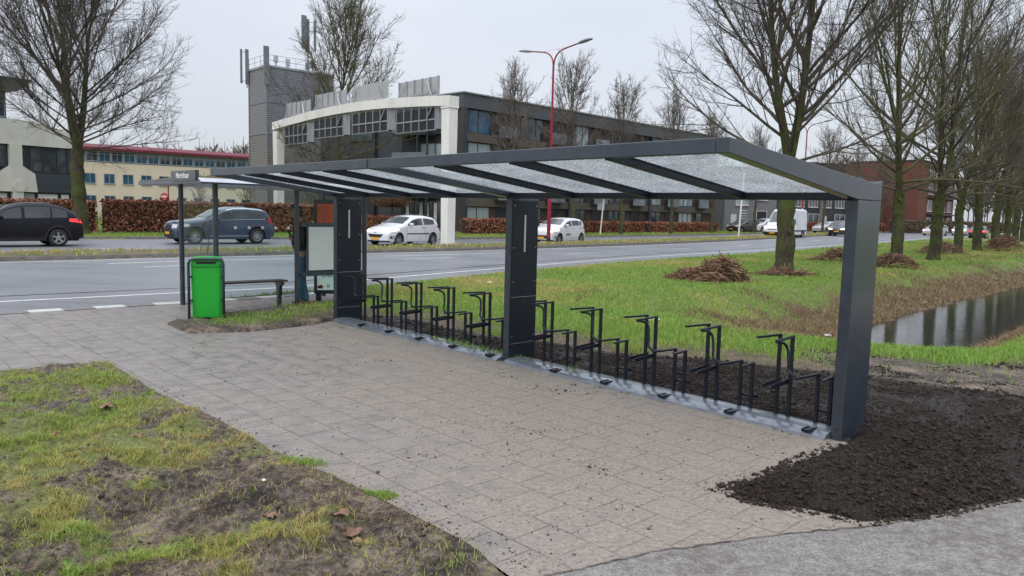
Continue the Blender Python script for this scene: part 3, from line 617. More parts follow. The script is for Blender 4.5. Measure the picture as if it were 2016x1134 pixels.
# ================================================================== BICYCLE SHELTER (local x = away from the paving, y = along it, z up)
OX = (float(SH_O[0]), float(SH_O[1]), 0)
def wet_glass():
    m = bpy.data.materials.new('rain_spotted_glass'); m.use_nodes = True; t = m.node_tree; t.nodes.clear()
    o = N(t, 'ShaderNodeOutputMaterial'); g = N(t, 'ShaderNodeTexCoord').outputs['Object']
    tr = N(t, 'ShaderNodeBsdfTransparent'); tl = N(t, 'ShaderNodeBsdfTranslucent'); gl = N(t, 'ShaderNodeBsdfGlossy'); df = N(t, 'ShaderNodeBsdfDiffuse')
    tr.inputs[0].default_value = (.86, .90, .88, 1); tl.inputs[0].default_value = (.76, .78, .82, 1); df.inputs[0].default_value = (.10, .105, .12, 1)
    gl.inputs['Roughness'].default_value = .12
    vo = N(t, 'ShaderNodeTexVoronoi'); vo.inputs['Scale'].default_value = 62; vo.inputs['Randomness'].default_value = 1
    wz = N(t, 'ShaderNodeTexNoise'); wz.inputs['Scale'].default_value = 30; t.links.new(g, wz.inputs[0])
    vm = N(t, 'ShaderNodeVectorMath', operation='MULTIPLY_ADD'); vm.inputs[1].default_value = (.05, .05, .0); t.links.new(wz.outputs['Color'], vm.inputs[0]); t.links.new(g, vm.inputs[2]); t.links.new(vm.outputs[0], vo.inputs[0])
    big = noisen(t, g, 55, 3, .6); str_ = noisen(t, g, 3.2, 4, .6)
    drop = rampn(t, vo.outputs['Distance'], [(.22, 1.), (.40, 0.)])
    rim = rampn(t, vo.outputs['Distance'], [(.28, 0.), (.40, 1.), (.52, .15)])
    m1 = N(t, 'ShaderNodeMixShader'); t.links.new(mathn(t, 'ADD', mathn(t, 'MULTIPLY', drop, .45), mathn(t, 'MULTIPLY', str_, .40), True), m1.inputs[0]); t.links.new(tr.outputs[0], m1.inputs[1]); t.links.new(tl.outputs[0], m1.inputs[2])
    m2 = N(t, 'ShaderNodeMixShader'); t.links.new(mathn(t, 'MULTIPLY', mathn(t, 'MULTIPLY', rim, rampn(t, big, [(.40, 0.), (.60, 1.)])), .62), m2.inputs[0]); t.links.new(m1.outputs[0], m2.inputs[1]); t.links.new(df.outputs[0], m2.inputs[2])
    m3 = N(t, 'ShaderNodeMixShader'); m3.inputs[0].default_value = .06; t.links.new(m2.outputs[0], m3.inputs[1]); t.links.new(gl.outputs[0], m3.inputs[2])
    t.links.new(m3.outputs[0], o.inputs[0]); return m
M['roof_glass'] = wet_glass()
M['strip'] = mat('reflective_strip', (.42, .44, .47), .35, c2=(.55, .57, .6), scale=30)
PW, PD, HP, FD, HT, HB, TL = .095, .444, 1.93, 1.835, 2.253, .095, 8.0
t = thing('bicycle_shelter', 'long anthracite bicycle shelter with sloping rain-spotted glass roof on three posts', 'bike shelter', OX, YAW)
def shelter_post(y0, panel_y):
    p = MB().box(0, PD, y0, y0 + PW, -.14, HP - .003).build('post', M['steel'], t, bevel=.006)
    if panel_y is not None:
        a = MB(); a.box(.018, PD - .012, panel_y - .006, panel_y, .04, HP - .03)
        a.build('cover_panel', M['steel_dark'], p, bevel=.002)
        a = MB().box(.205, .232, panel_y - .010, panel_y - .0065, 1.30, 1.735); a.build('reflector_strip', M['strip'], p)
        for zz in (.30, .95, 1.35, 1.84):
            for xx in (.045, PD - .045): MB().lathe([(.0001, -.0112), (.0065, -.0111), (.0065, -.0062)], (xx, panel_y, zz), 1, 8).build('screw', M['alu'], p)
        for zz in (.212, .765): MB().box(.02, PD - .014, panel_y - .0085, panel_y - .0062, zz, zz + .004).build('panel_seam', M['alu'], p)
    a = MB()
    for yy in ((y0 + .045,) if panel_y is None else (y0 + .025, y0 + .07)): a.lathe([(.0001, -.0025), (.013, -.0025), (.013, .004)], (0, yy, .085), 0, 12)
    a.build('bolt_hole', M['black'], p)
    return p
shelter_post(0, None); shelter_post(4 - PW / 2, 4 - PW / 2); shelter_post(8 - PW, 8 - PW)
def arm(y0):
    poly = [(PD, HP), (PD, 2.092), (.31, 2.066), (-FD - .06, HT), (-FD - .06, HT - HB), (-.05, HP + .005), (0, HP)]
    return MB().prism(poly, 1, y0, y0 + PW).build('roof_arm', M['steel'], t, bevel=.005)
for y0 in (0, 4 - PW / 2, 8 - PW): arm(y0)
for y0, y1 in ((PW + .002, 3.998), (4.002, 8 - PW - .002)): MB().box(-FD - .06, -FD, y0, y1, HT - HB, HT).build('front_beam', M['steel'], t, bevel=.006)
for y0, y1 in ((PW, 4 - PW / 2), (4 + PW / 2, 8 - PW)):
    g = MB().box(-.03, .13, y0 + .001, y1 - .001, 1.925, 1.985)
    g.build('gutter_beam', M['steel_dark'], t, bevel=.004)
sl0 = (2.235 - 2.0) / -FD                       # slope of the glass
gz_ = lambda x: 2.0 + (x / -FD) * (.225)
for s in range(2):
    ys = [PW + .002, 1, 2, 3, 4 - PW / 2 - .002] if s == 0 else [4 + PW / 2 + .002, 5, 6, 7, 8 - PW - .002]
    for k in (1, 2, 3):
        y = ys[k]; r_ = MB(); r_.prism([(.10, gz_(.10) - .012), (-FD + .001, gz_(-FD) - .012), (-FD + .001, gz_(-FD) - .075), (.0, gz_(0) - .072)], 1, y - .026, y + .026)
        r_.box(-.02, .10, y - .026, y + .026, 1.985, 1.99); r_.prism([(.05, gz_(.05) - .0115), (-FD + .001, gz_(-FD) - .0115), (-FD + .001, gz_(-FD) - .024), (.05, gz_(.05) - .024)], 1, y - .034, y + .034)
        r_.build('rafter', M['steel_dark'], t, bevel=.003)
    for k in range(4):
        a, b = ys[k] + .002, ys[k + 1] - .002
        G = MB().prism([(.12, gz_(.12)), (-FD + .003, gz_(-FD)), (-FD + .003, gz_(-FD) - .010), (.12, gz_(.12) - .010)], 1, a, b)
        G.build('roof_pane', M['roof_glass'], t)
        bl = MB(); bl.lathe([(.0001, -.012), (.011, -.012), (.011, 0)], (-.032, (a + b) / 2 - .12, 1.993), 0, 10); bl.build('drain_nozzle', M['white'], t)

# ---- bicycle racks: one rail per bay with high and low wheel holders
def holder_bar(a, pts, r): a.tube(pts, r, 6)
def bez(p0, p1, p2, n=6): p0, p1, p2 = map(np.array, (p0, p1, p2)); return [tuple((1 - k) ** 2 * p0 + 2 * k * (1 - k) * p1 + k * k * p2) for k in np.linspace(0, 1, n)]
def rack(y0, label):
    k = thing('bicycle_rack', label, 'bike rack', (*bt(0, y0), 0), YAW, 'bicycle racks under the shelter')
    ln = 3.84
    prof = [(-.085, .0), (-.08, .022), (-.05, .040), (0, .052), (.08, .058), (.17, .055), (.25, .045), (.27, .02), (.27, -.06), (-.085, -.06)]
    MB().prism(prof, 1, 0.005, ln).build('floor_rail', M['rail'], k, smooth=False, bevel=.003)
    for i in range(5):
        lo = .10 + .72 * i; hi = lo + .36
        # low holder: two legs, flared top bars, floor tray
        B = .20
        a = MB(); s = .0135
        for yy in (lo, lo + .115): a.bar((B, yy, .05), (B, yy, .475), s * 2, s * 2)
        a.bar((B + .012, lo, .468), (B - .24, lo - .035, .468), .026, .017)
        a.bar((B + .012, lo + .115, .468), (B - .32, lo + .15, .468), .026, .017)
        h = a.build('low_wheel_holder', M['steel_dark'], k)
        c = MB(); c.box(-.095, .03, lo + .02, lo + .030, .036, .062); c.box(-.095, .03, lo + .085, lo + .095, .036, .062); c.box(-.095, .03, lo + .02, lo + .095, .050, .056)
        c.build('wheel_tray', M['steel_dark'], h)
        c = MB(); c.bar((B + .02, lo + .005, .16), (B + .02, lo + .11, .16), .02, .02); c.bar((B + .02, lo + .005, .16), (B + .08, lo - .02, .15), .015, .03); c.build('cross_brace', M['steel_dark'], h)
        # high holder
        a = MB()
        for yy in (hi, hi + .115): a.bar((B, yy, .05), (B, yy, .765), s * 2, s * 2)
        a.bar((B + .012, hi, .758), (B - .36, hi - .04, .758), .026, .017)
        a.bar((B + .012, hi + .115, .758), (B - .30, hi + .165, .758), .026, .017)
        h = a.build('high_wheel_holder', M['steel_dark'], k)
        ye = hi - .04; xe = B - .36; yb = lo + .15; xb = B - .32
        pts = bez((xe, ye, .752), (xe + .17, ye + .0, .745), (xe + .15, ye - .03, .66)) + [(xe + .13, ye - .05, .56)] + bez((xe + .12, (ye + yb) / 2 + .03, .51), (xe + .10, (ye + yb) / 2, .468), (xb + .06, yb, .468))
        c = MB(); c.tube(pts, .0125, 7); c.build('frame_stop', M['steel_dark'], h, smooth=True)
        c = MB(); z0, z1 = .345, .385
        for yy in (hi + .012, hi + .09): c.prism([(B + .02, z0), (B - .30, z0 - .012), (B - .30, z0 + .022), (B + .02, z1)], 1, yy, yy + .008)
        c.prism([(B + .02, z0), (B - .30, z0 - .012), (B - .30, z0 - .004), (B + .02, z0 + .008)], 1, hi + .012, hi + .098)
        c.build('wheel_tray', M['steel_dark'], h)
    return k
rack(.1, 'bicycle rack of alternating high and low holders between the near post and middle post')
rack(4.06, 'bicycle rack of alternating high and low holders between the middle post and far post')

# ================================================================== BUS SHELTER
B0 = np.array([-4.75, 12.1])
t = thing('bus_shelter', 'glass bus shelter with mossy flat roof and a dark stop name board', 'bus shelter', (*B0, 0), YAW)
# local x = along the road (SV), y = towards the road (SU)
for (x_, y_) in ((0, 0), (1.40, 0), (2.75, 0), (0, 1.5), (2.75, 1.5)):
    MB().cyl(x_, y_, 0, 2.09, .043, 16).build('post', M['steel'], t, smooth=False)
a = MB()
a.prism([(-.42, 2.105), (-.30, 2.165), (2.42, 2.165), (2.54, 2.105), (2.54, 2.08), (-.42, 2.08)], 0, -.38, 3.1)
rf = a.build('roof', [M['steel']], t, bevel=.004)
M['roof_edge'] = mat('roof_edge_sheet', (.40, .42, .46), .25, metal=.3, c2=(.5, .52, .56), scale=4)
a = MB(); e = .0025
for p, q in (((-.385, -.425, 2.1065), (3.105, -.425, 2.1065)),):
    a.add([(-.38, -.4225, 2.1065), (3.1, -.4225, 2.1065), (3.1, -.303, 2.168), (-.38, -.303, 2.168)], [(0, 1, 2, 3)])
a.add([(-.383, -.42, 2.1065), (-.383, 2.54, 2.1065), (-.30, 2.42, 2.169), (-.30, -.30, 2.169)], [(3, 2, 1, 0)])
a.build('roof_edge', M['roof_edge'], rf)
M['sedum'] = mat('roof_moss', (.05, .075, .02), .95, c2=(.16, .09, .035), scale=4, fac=(.35, .6), bump=.03, bscale=25)
n = 60; gx, gy = np.meshgrid(np.linspace(-.25, 3.0, n), np.linspace(-.26, 2.4, n)); gx = gx.ravel(); gy = gy.ravel()
ed = np.minimum(np.minimum(gx + .25, 3.0 - gx), np.minimum(gy + .26, 2.4 - gy))
gz2 = 2.150 + .045 * sstep(0, .25, ed) + .05 * fbm(gx * 3, gy * 3, 101) * sstep(0, .2, ed) + .05 * np.abs(fbm(gx * 12, gy * 12, 102) - .5)
i, j = np.meshgrid(np.arange(n - 1), np.arange(n - 1)); i = i.ravel(); j = j.ravel()
npmesh('moss_mat', np.c_[gx, gy, gz2], np.c_[j * n + i, j * n + i + 1, (j + 1) * n + i + 1, (j + 1) * n + i], M['sedum'], parent=rf)
def pane(x0, y0, x1, y1, z0, z1, nm='glass_pane'):
    return MB().bar(((x0 + x1) / 2, (y0 + y1) / 2, z0), ((x0 + x1) / 2, (y0 + y1) / 2, z1), math.hypot(x1 - x0, y1 - y0) if abs(x1 - x0) > abs(y1 - y0) else .010, .010 if abs(x1 - x0) > abs(y1 - y0) else math.hypot(x1 - x0, y1 - y0), up=(0, 1, 0)).build(nm, M['bus_glass'], t)
g1 = pane(.05, 0, 1.35, 0, .25, 2.07); g2 = pane(1.45, 0, 2.70, 0, .25, 2.07); g3 = pane(0, .05, 0, 1.45, .25, 2.07)
# marker dots on the back glass
for q in np.linspace(.32, 1.24, 5): a = MB(); a.lathe([(.0001, -.0075), (.017, -.0075)], (q, 0, 1.40), 1, 14); a.lathe([(.021, -.0075), (.027, -.0075)], (q, 0, 1.40), 1, 14); a.build('marker_dot', M['white'], g1)
# frosted speckle pattern with reed drawing on the side glass
M['frost'] = glassm('frosted_speckle', (.70, .74, .72), .05, .3)
a = MB(); r2 = np.random.default_rng(3)
for _ in range(420):
    yy = r2.uniform(.08, 1.42); zz = .4 + 1.35 * r2.uniform() ** 1.5; s = r2.uniform(.004, .010); a.add([(-.0065, yy, zz), (-.0065, yy + s, zz), (-.0065, yy + s, zz + s), (-.0065, yy, zz + s)], [(0, 1, 2, 3)])
a.build('speckle_pattern', M['frost'], g3)['kind'] = 'stuff'
M['etch'] = mat('dark_etching', (.05, .055, .055), .6, c2=(.08, .085, .085), scale=9)
a = MB()
for q in range(9):
    y0 = .18 + .05 * q; pts = [(-.009, y0 + .04 * math.sin(q + k * .6), .95 + .10 * k) for k in range(6)]; a.tube(pts, .0025, 4)
a.tube([(-.009, .42 + .13 * math.cos(k), 1.32 + .13 * math.sin(k)) for k in np.linspace(0, 5.6, 18)], .005, 4)
a.tube([(-.009, .30 + .10 * math.cos(k), 1.46 + .08 * math.sin(k)) for k in np.linspace(0, 4.6, 14)], .004, 4)
a.build('reed_drawing', M['etch'], g3)
# timetable case on the back wall
f = MB()
for bx in ((1.565, 1.60, .60, 1.47), (2.46, 2.62, .60, 1.47)): f.box(bx[0], bx[1], -.045, -.012, bx[2], bx[3])
f.box(1.46, 2.46, -.045, -.012, 1.42, 1.49); f.box(1.45, 2.72, -.045, -.012, .56, .625); f.box(1.60, 2.46, -.015, -.0115, .62, 1.43)
fr = f.build('notice_frame', M['steel'], t, bevel=.003)
M['notice'] = mat('pale_notice_board', (.50, .56, .53), .4, c2=(.57, .62, .59), scale=1.6, stretch=(1, 1, 6))
MB().box(1.60, 2.46, -.040, -.016, .66, 1.44).build('notice_board', M['notice'], fr)
# stop name board on the roof
a = MB(); a.box(-.40, -.34, -.25, .80, 2.125, 2.285); sg = a.build('name_board', M['steel'], t, bevel=.004)
M['letter'] = mat('white_letters', (.80, .81, .82), .5, c2=(.72, .73, .74), scale=8)
def lettering(s, size, parent, loc, rot, m, name='lettering', sx=1., align='CENTER', ext=.002):
    c = bpy.data.curves.new(name, 'FONT'); c.body = s; c.size = size; c.align_x = align; c.align_y = 'CENTER'; c.extrude = ext; c.materials.append(m); c.offset = size * .012
    c.resolution_u = 3; tmp = bpy.data.objects.new(name, c); me = bpy.data.meshes.new_from_object(tmp); bpy.data.objects.remove(tmp)
    o = bpy.data.objects.new(name, me); col.objects.link(o); o.parent = parent; o.location = loc; o.rotation_euler = rot; o.scale = (sx, 1, 1); return o
lettering('Martinbaan', .125, sg, (-.404, .275, 2.205), (R(90), 0, R(-90)), M['letter'], sx=1.0)
# bench
b = thing('bench', 'narrow brown slatted bench on a curved dark bracket inside the bus shelter', 'bench', (*(B0 + .10 * SV + .30 * SU), 0), YAW)
for yy in (-.09, .0, .09): MB().box(-.02, 1.22, yy - .04, yy + .04, .46, .49).build('seat_board', M['wood_brown'], b, bevel=.006)
for xx in (.08, 1.12):
    a = MB(); a.prism([(-.15, .435), (-.15, .455), (.15, .455), (.15, .435), (.08, .40), (.05, .20), (.05, .0), (-.03, .0), (-.03, .20), (-.06, .38)], 0, xx - .03, xx + .03); a.build('bracket', M['steel'], b, bevel=.004)

# ================================================================== POSTER CASE
pc = thing('poster_case', 'dark poster case with an orange sheet above and a green-lettered sheet below', 'poster case', (-3.73, 14.2, 0), R(10))
for q in (.03, .72): MB().box(q, q + .10, .0, .06, -.02, .16).build('leg', M['steel'], pc)
a = MB(); a.box(0, .055, -.05, .09, .14, 1.90); a.box(.80, .855, -.05, .09, .14, 1.90); a.box(.055, .80, -.05, .09, 1.83, 1.90); a.box(.055, .80, -.05, .09, .14, .21); a.box(.055, .80, 0, .05, .21, 1.83)
cs = a.build('case_frame', M['steel'], pc, bevel=.006)
M['poster_orange'] = mat('orange_poster', (.62, .13, .045), .45, c2=(.45, .07, .04), scale=2, fac=(.4, .6), emit=((.5, .10, .05), .2))
M['poster_pale'] = mat('pale_poster', (.55, .66, .62), .45, c2=(.62, .70, .66), scale=3, emit=((.55, .68, .64), .4))
M['poster_green'] = mat('green_print', (.03, .26, .10), .5, c2=(.03, .22, .09), scale=5)
M['poster_red'] = mat('red_print', (.5, .03, .03), .5, c2=(.42, .03, .03), scale=5)
MB().box(.055, .80, -.008, -.002, 1.05, 1.83).build('orange_poster', M['poster_orange'], cs)
pp = MB().box(.055, .80, -.008, -.002, .21, 1.048).build('pale_poster', M['poster_pale'], cs)
lettering('GROEN', .125, pp, (.085, -.011, .60), (R(90), 0, 0), M['poster_green'], align='LEFT', sx=.72)
lettering('LINKS', .125, pp, (.135, -.011, .49), (R(90), 0, 0), M['poster_green'], align='LEFT', sx=.72)
a = MB(); a.add([(.06, -.0095, .235), (.16, -.0095, .235), (.16, -.0095, .29), (.13, -.0095, .31), (.06, -.0095, .285)], [(0, 1, 2, 3, 4)]); a.add([(.17, -.0095, .26), (.22, -.0095, .28), (.17, -.0095, .27)], [(0, 1, 2)]); a.build('print', M['poster_red'], pp)
lettering('20', .085, pp, (.26, -.011, .285), (R(90), 0, 0), M['poster_red'], sx=.8)

# ================================================================== WASTE BIN
b = thing('waste_bin', 'bright green waste bin in a rounded dark tube frame', 'waste bin', (-4.70, 11.62, 0), R(18))
def rrect(w_, d_, r_, n=5):
    out = []
    for cx, cy, a0 in ((w_ / 2 - r_, d_ / 2 - r_, 0), (-w_ / 2 + r_, d_ / 2 - r_, 90), (-w_ / 2 + r_, -d_ / 2 + r_, 180), (w_ / 2 - r_, -d_ / 2 + r_, 270)):
        for k in range(n + 1): a_ = R(a0 + 90 * k / n); out.append((cx + r_ * math.cos(a_), cy + r_ * math.sin(a_)))
    return out
def shell(levels, n=5):
    a = MB(); V = []; k = 4 * (n + 1)
    for z, w_, d_, r_ in levels: V += [(*p, z) for p in rrect(w_, d_, r_, n)]
    L = len(levels); a.add(V, [(i * k + j, i * k + (j + 1) % k, (i + 1) * k + (j + 1) % k, (i + 1) * k + j) for i in range(L - 1) for j in range(k)] + [tuple(range(k))[::-1], tuple((L - 1) * k + j for j in range(k))]); return a
shell([(.04, .40, .36, .03), (.06, .415, .38, .04), (.80, .44, .42, .04), (.815, .43, .41, .04)]).build('body', M['bin_green'], b, bevel=0)
shell([(.82, .445, .44, .05), (.86, .45, .46, .05), (.925, .44, .45, .06), (.955, .40, .40, .08), (.965, .32, .3, .1)]).build('lid', M['bin_lid'], b)
MB().box(-.14, .14, -.232, -.226, .868, .905).build('mouth', M['black'], b)
a = MB(); y_ = -.255
pts = [(-.245, y_, -.05), (-.245, y_, .86)] + bez((-.245, y_, .86), (-.245, y_, .945), (-.16, y_, .945)) + bez((.16, y_, .945), (.245, y_, .945), (.245, y_, .86)) + [(.245, y_, -.05)]
a.tube(pts, .021, 10); a.build('tube_frame', M['steel'], b, smooth=True)
a = MB(); a.box(-.242, -.205, -.25, -.10, .30, .33); a.box(.205, .242, -.25, -.10, .30, .33); a.box(-.242, -.21, -.25, -.10, .66, .69); a.box(.21, .242, -.25, -.10, .66, .69); a.build('bracket', M['steel'], b)

# ================================================================== PERSON
def skin(name, chain, m, parent, sub=2):
    """chain: list of polylines of (x,y,z,rx,ry); shared points merge"""
    key = {}; V = []; Rr = []; E_ = []
    for ch in chain:
        prev = None
        for q in ch:
            k = (round(q[0], 4), round(q[1], 4), round(q[2], 4))
            if k not in key: key[k] = len(V); V.append(q[:3]); Rr.append((q[3], q[4] if len(q) > 4 else q[3]))
            if prev is not None: E_.append((prev, key[k]))
            prev = key[k]
    me = bpy.data.meshes.new(name); me.from_pydata(V, E_, []); me.materials.append(m); o = bpy.data.objects.new(name, me); col.objects.link(o); o.parent = parent
    md = o.modifiers.new('skin', 'SKIN'); md.use_smooth_shade = True; md.use_x_symmetry = False
    for v, r_ in zip(me.skin_vertices[0].data, Rr): v.radius = r_
    me.skin_vertices[0].data[0].use_root = True
    s = o.modifiers.new('sub', 'SUBSURF'); s.levels = sub; s.render_levels = sub; return o
M['skin_tone'] = mat('skin', (.42, .24, .17), .5, c2=(.36, .19, .13), scale=14)
M['hair'] = mat('dark_hair', (.014, .010, .008), .5, c2=(.03, .02, .015), scale=40, bump=.003, bscale=90)
M['jacket'] = mat('dark_jacket', (.012, .013, .018), .8, c2=(.02, .021, .028), scale=6, bump=.006, bscale=14)
M['jeans'] = mat('blue_jeans', (.035, .085, .16), .85, c2=(.07, .15, .25), scale=5, bump=.004, bscale=18)
M['shoe'] = mat('brown_leather', (.11, .045, .022), .55, c2=(.16, .07, .035), scale=9)
M['sole'] = mat('pale_sole', (.5, .45, .4), .6, c2=(.4, .36, .32), scale=9)
# local: x = facing direction, y = left side, z up
pr_ = thing('person', 'person in dark jacket, blue jeans and brown shoes waiting with bowed head', 'person', (-3.72, 13.45, 0), R(187))
hd = (.16, 0, 1.63)
body = skin('body', [
    [(.0, 0, .95, .13, .11), (.02, 0, 1.10, .115, .10), (.03, 0, 1.28, .14, .11), (.03, 0, 1.42, .13, .09), (.06, 0, 1.50, .052, .05), (.10, 0, 1.56, .055, .055), (.13, 0, 1.63, .088, .075), (.155, 0, 1.70, .092, .078), (.15, 0, 1.76, .06, .055)],
    [(.03, 0, 1.42, .13, .09), (.02, .18, 1.40, .06, .06), (.0, .25, 1.14, .045, .045), (.13, .17, 1.10, .035, .035), (.19, .10, 1.20, .026, .03)],
    [(.03, 0, 1.42, .13, .09), (.02, -.18, 1.40, .06, .06), (.0, -.25, 1.14, .045, .045), (.13, -.17, 1.10, .035, .035), (.19, -.10, 1.20, .026, .03)],
    [(.0, 0, .95, .13, .11), (.0, .09, .88, .085, .085), (.02, .10, .50, .055, .055), (-.06, .10, .10, .04, .04)],
    [(.0, 0, .95, .13, .11), (.0, -.09, .88, .085, .085), (.05, -.10, .50, .055, .055), (.04, -.10, .10, .04, .04)],
    [(.13, 0, 1.63, .088, .075), (.235, 0, 1.615, .014, .014)],
    [(.13, 0, 1.63, .088, .075), (.12, .083, 1.63, .018, .012)], [(.13, 0, 1.63, .088, .075), (.12, -.083, 1.63, .018, .012)],
    [(.19, 0.1, 1.20, .026, .03), (0.225, 0.09, 1.245, 0.0095), (0.225, 0.065, 1.27, 0.008)],
    [(.19, 0.1, 1.20, .026, .03), (0.235, 0.1, 1.23, 0.0095), (0.24, 0.072, 1.25, 0.008)],
    [(.19, 0.1, 1.20, .026, .03), (0.235, 0.107, 1.212, 0.009), (0.242, 0.082, 1.228, 0.008)],
    [(.19, 0.1, 1.20, .026, .03), (0.228, 0.112, 1.193, 0.0085), (0.236, 0.09, 1.205, 0.0075)],
    [(.19, 0.1, 1.20, .026, .03), (0.17, 0.075, 1.25, 0.01), (0.18, 0.052, 1.275, 0.008)],
    [(.19, -0.1, 1.20, .026, .03), (0.225, -0.09, 1.245, 0.0095), (0.225, -0.065, 1.27, 0.008)],
    [(.19, -0.1, 1.20, .026, .03), (0.235, -0.1, 1.23, 0.0095), (0.24, -0.072, 1.25, 0.008)],
    [(.19, -0.1, 1.20, .026, .03), (0.235, -0.107, 1.212, 0.009), (0.242, -0.082, 1.228, 0.008)],
    [(.19, -0.1, 1.20, .026, .03), (0.228, -0.112, 1.193, 0.0085), (0.236, -0.09, 1.205, 0.0075)],
    [(.19, -0.1, 1.20, .026, .03), (0.17, -0.075, 1.25, 0.01), (0.18, -0.052, 1.275, 0.008)],
], M['skin_tone'], pr_)
skin('jacket', [
    [(.03, 0, .93, .19, .16), (.05, 0, 1.10, .185, .155), (.05, 0, 1.28, .20, .16), (.03, 0, 1.43, .165, .12), (.055, 0, 1.50, .085, .08)],
    [(.03, 0, 1.43, .165, .12), (.02, .20, 1.40, .088, .085), (.0, .27, 1.13, .068, .068), (.135, .17, 1.095, .05, .05), (.17, .13, 1.16, .045, .045)],
    [(.03, 0, 1.43, .165, .12), (.02, -.20, 1.40, .088, .085), (.0, -.27, 1.13, .068, .068), (.135, -.17, 1.095, .05, .05), (.17, -.13, 1.16, .045, .045)]], M['jacket'], pr_)
skin('jeans', [[(.0, 0, .96, .155, .135), (.0, .0, .89, .15, .13), (.0, .095, .82, .105, .095), (.02, .105, .48, .075, .075), (-.07, .105, .08, .062, .062)],
               [(.0, .0, .89, .15, .13), (.0, -.095, .82, .105, .095), (.06, -.105, .48, .075, .075), (.03, -.105, .08, .062, .062)]], M['jeans'], pr_)
skin('hair', [[(.04, 0, 1.58, .055, .05), (.075, 0, 1.66, .085, .085), (.115, 0, 1.735, .10, .092), (.175, 0, 1.765, .06, .06), (.215, 0, 1.735, .028, .04)]], M['hair'], pr_)
for sy, ox in ((.105, -.07), (-.105, .03)):
    s = skin('shoe', [[(ox - .075, sy, .062, .045, .045), (ox + .0, sy, .068, .05, .05), (ox + .09, sy, .048, .044, .034), (ox + .17, sy, .038, .04, .026), (ox + .205, sy, .035, .026, .02)]], M['shoe'], pr_)
    a = MB(); a.prism([(ox - .125, sy - .038), (ox + .05, sy - .046), (ox + .2, sy - .044), (ox + .245, sy), (ox + .2, sy + .044), (ox + .05, sy + .046), (ox - .125, sy + .038)], 2, .0, .025); a.build('sole', M['sole'], s, bevel=.006)
M['collar'] = mat('white_collar', (.7, .72, .74), .7, c2=(.6, .62, .64), scale=9)
skin('collar', [[(.075, 0, 1.505, .07, .068), (.10, 0, 1.545, .066, .064)]], M['collar'], pr_)
a = MB()
for sy in (.03, -.03): a.lathe([(.0001, .0), (.009, -.002), (.009, -.012)], (.222, sy, 1.655), 0, 8)
a.build('eye', M['black'], pr_)
a = MB(); a.bar((.222, -.02, 1.572), (.222, .02, 1.572), .006, .006); a.build('mouth', mat('lips', (.32, .12, .10), .5, c2=(.3, .1, .09), scale=20), pr_)
# phone is a thing of its own, held in both hands
ph = thing('smartphone', 'small black phone held in both hands of the waiting person', 'phone', tuple(Vector((-3.72, 13.45, 0)) + Matrix.Rotation(R(187), 3, 'Z') @ Vector((.205, 0, 1.215))), R(187))
MB().bar((0, 0, 0), (.06, 0, .13), .16, .009, up=(1, 0, -.4)).build('case', M['black'], ph, bevel=.003)

# ================================================================== BUILDINGS (local x along the front, y away from the road, z up)
M['panel_blue'] = mat('slate_blue_panel', (.030, .038, .052), .5, c2=(.040, .048, .062), scale=.8, stretch=(.4, .4, 2))
M['panel_dark'] = mat('dark_panel', (.020, .023, .030), .5, c2=(.03, .033, .04), scale=1.2)
M['roofband'] = mat('grey_roof_band', (.060, .068, .080), .5, c2=(.075, .083, .095), scale=.6, stretch=(.3, .3, 2))
M['brick_brown'] = mat('brown_brick', (.050, .036, .030), .9, c2=(.085, .06, .048), scale=3.5, stretch=(1, 1, 5))
M['spandrel'] = mat('brown_spandrel', (.085, .075, .06), .7, c2=(.11, .095, .075), scale=1)
M['frame_dark'] = mat('dark_window_frame', (.03, .033, .038), .5, c2=(.04, .043, .048), scale=3)
M['frame_white'] = mat('white_window_frame', (.62, .62, .62), .5, c2=(.5, .5, .5), scale=3)
M['frame_grey'] = mat('grey_window_frame', (.30, .33, .37), .5, c2=(.24, .27, .3), scale=3)
M['cream'] = mat('cream_render', (.64, .56, .45), .9, c2=(.56, .485, .385), scale=.35, fac=(.35, .75), bump=.003)
M['maroon'] = mat('maroon_fascia', (.15, .012, .03), .5, c2=(.11, .01, .024), scale=1.5)
M['concrete'] = mat('pale_concrete', (.60, .59, .55), .9, c2=(.47, .455, .41), scale=.7, fac=(.4, .75), bump=.008, stretch=(1, 1, .4))
M['blind'] = mat('white_blinds', (.62, .63, .65), .6, c2=(.38, .39, .41), scale=1.0, stretch=(.1, .1, 14), fac=(.45, .6))
M['brick_red'] = mat('red_brick', (.12, .045, .033), .9, c2=(.165, .065, .046), scale=2.2, stretch=(1, 1, 4))
M['house_grey'] = mat('grey_brick', (.155, .16, .175), .9, c2=(.20, .205, .22), scale=2, stretch=(1, 1, 5))
M['balustrade'] = mat('glass_balustrade', (.16, .19, .21), .08, c2=(.10, .125, .14), scale=1.2, spec=.8)
M['teal_glow'] = mat('lit_interior_glass', (.05, .085, .085), .1, c2=(.025, .04, .045), scale=2, emit=((.25, .5, .45), .05))
def slat_mat(name, c1, c2, pitch):
    m = mat(name, c1, .6); t = m.node_tree; p = t.nodes['Principled BSDF']; g = N(t, 'ShaderNodeTexCoord').outputs['Object']; sx = N(t, 'ShaderNodeSeparateXYZ'); t.links.new(g, sx.inputs[0])
    f = mathn(t, 'FRACT', mathn(t, 'MULTIPLY', sx.outputs[2], 1 / pitch)); n = noisen(t, g, 2.5, 4)
    t.links.new(mixc(t, rampn(t, f, [(.16, 0.), (.3, 1.), (.85, 1.), (.97, 0.)]), tuple(q * .55 for q in c1), rampn(t, n, [(.35, c1), (.65, c2)])), p.inputs['Base Color'])
    b = N(t, 'ShaderNodeBump'); b.inputs['Distance'].default_value = .06; t.links.new(f, b.inputs['Height']); t.links.new(b.outputs[0], p.inputs['Normal']); return m
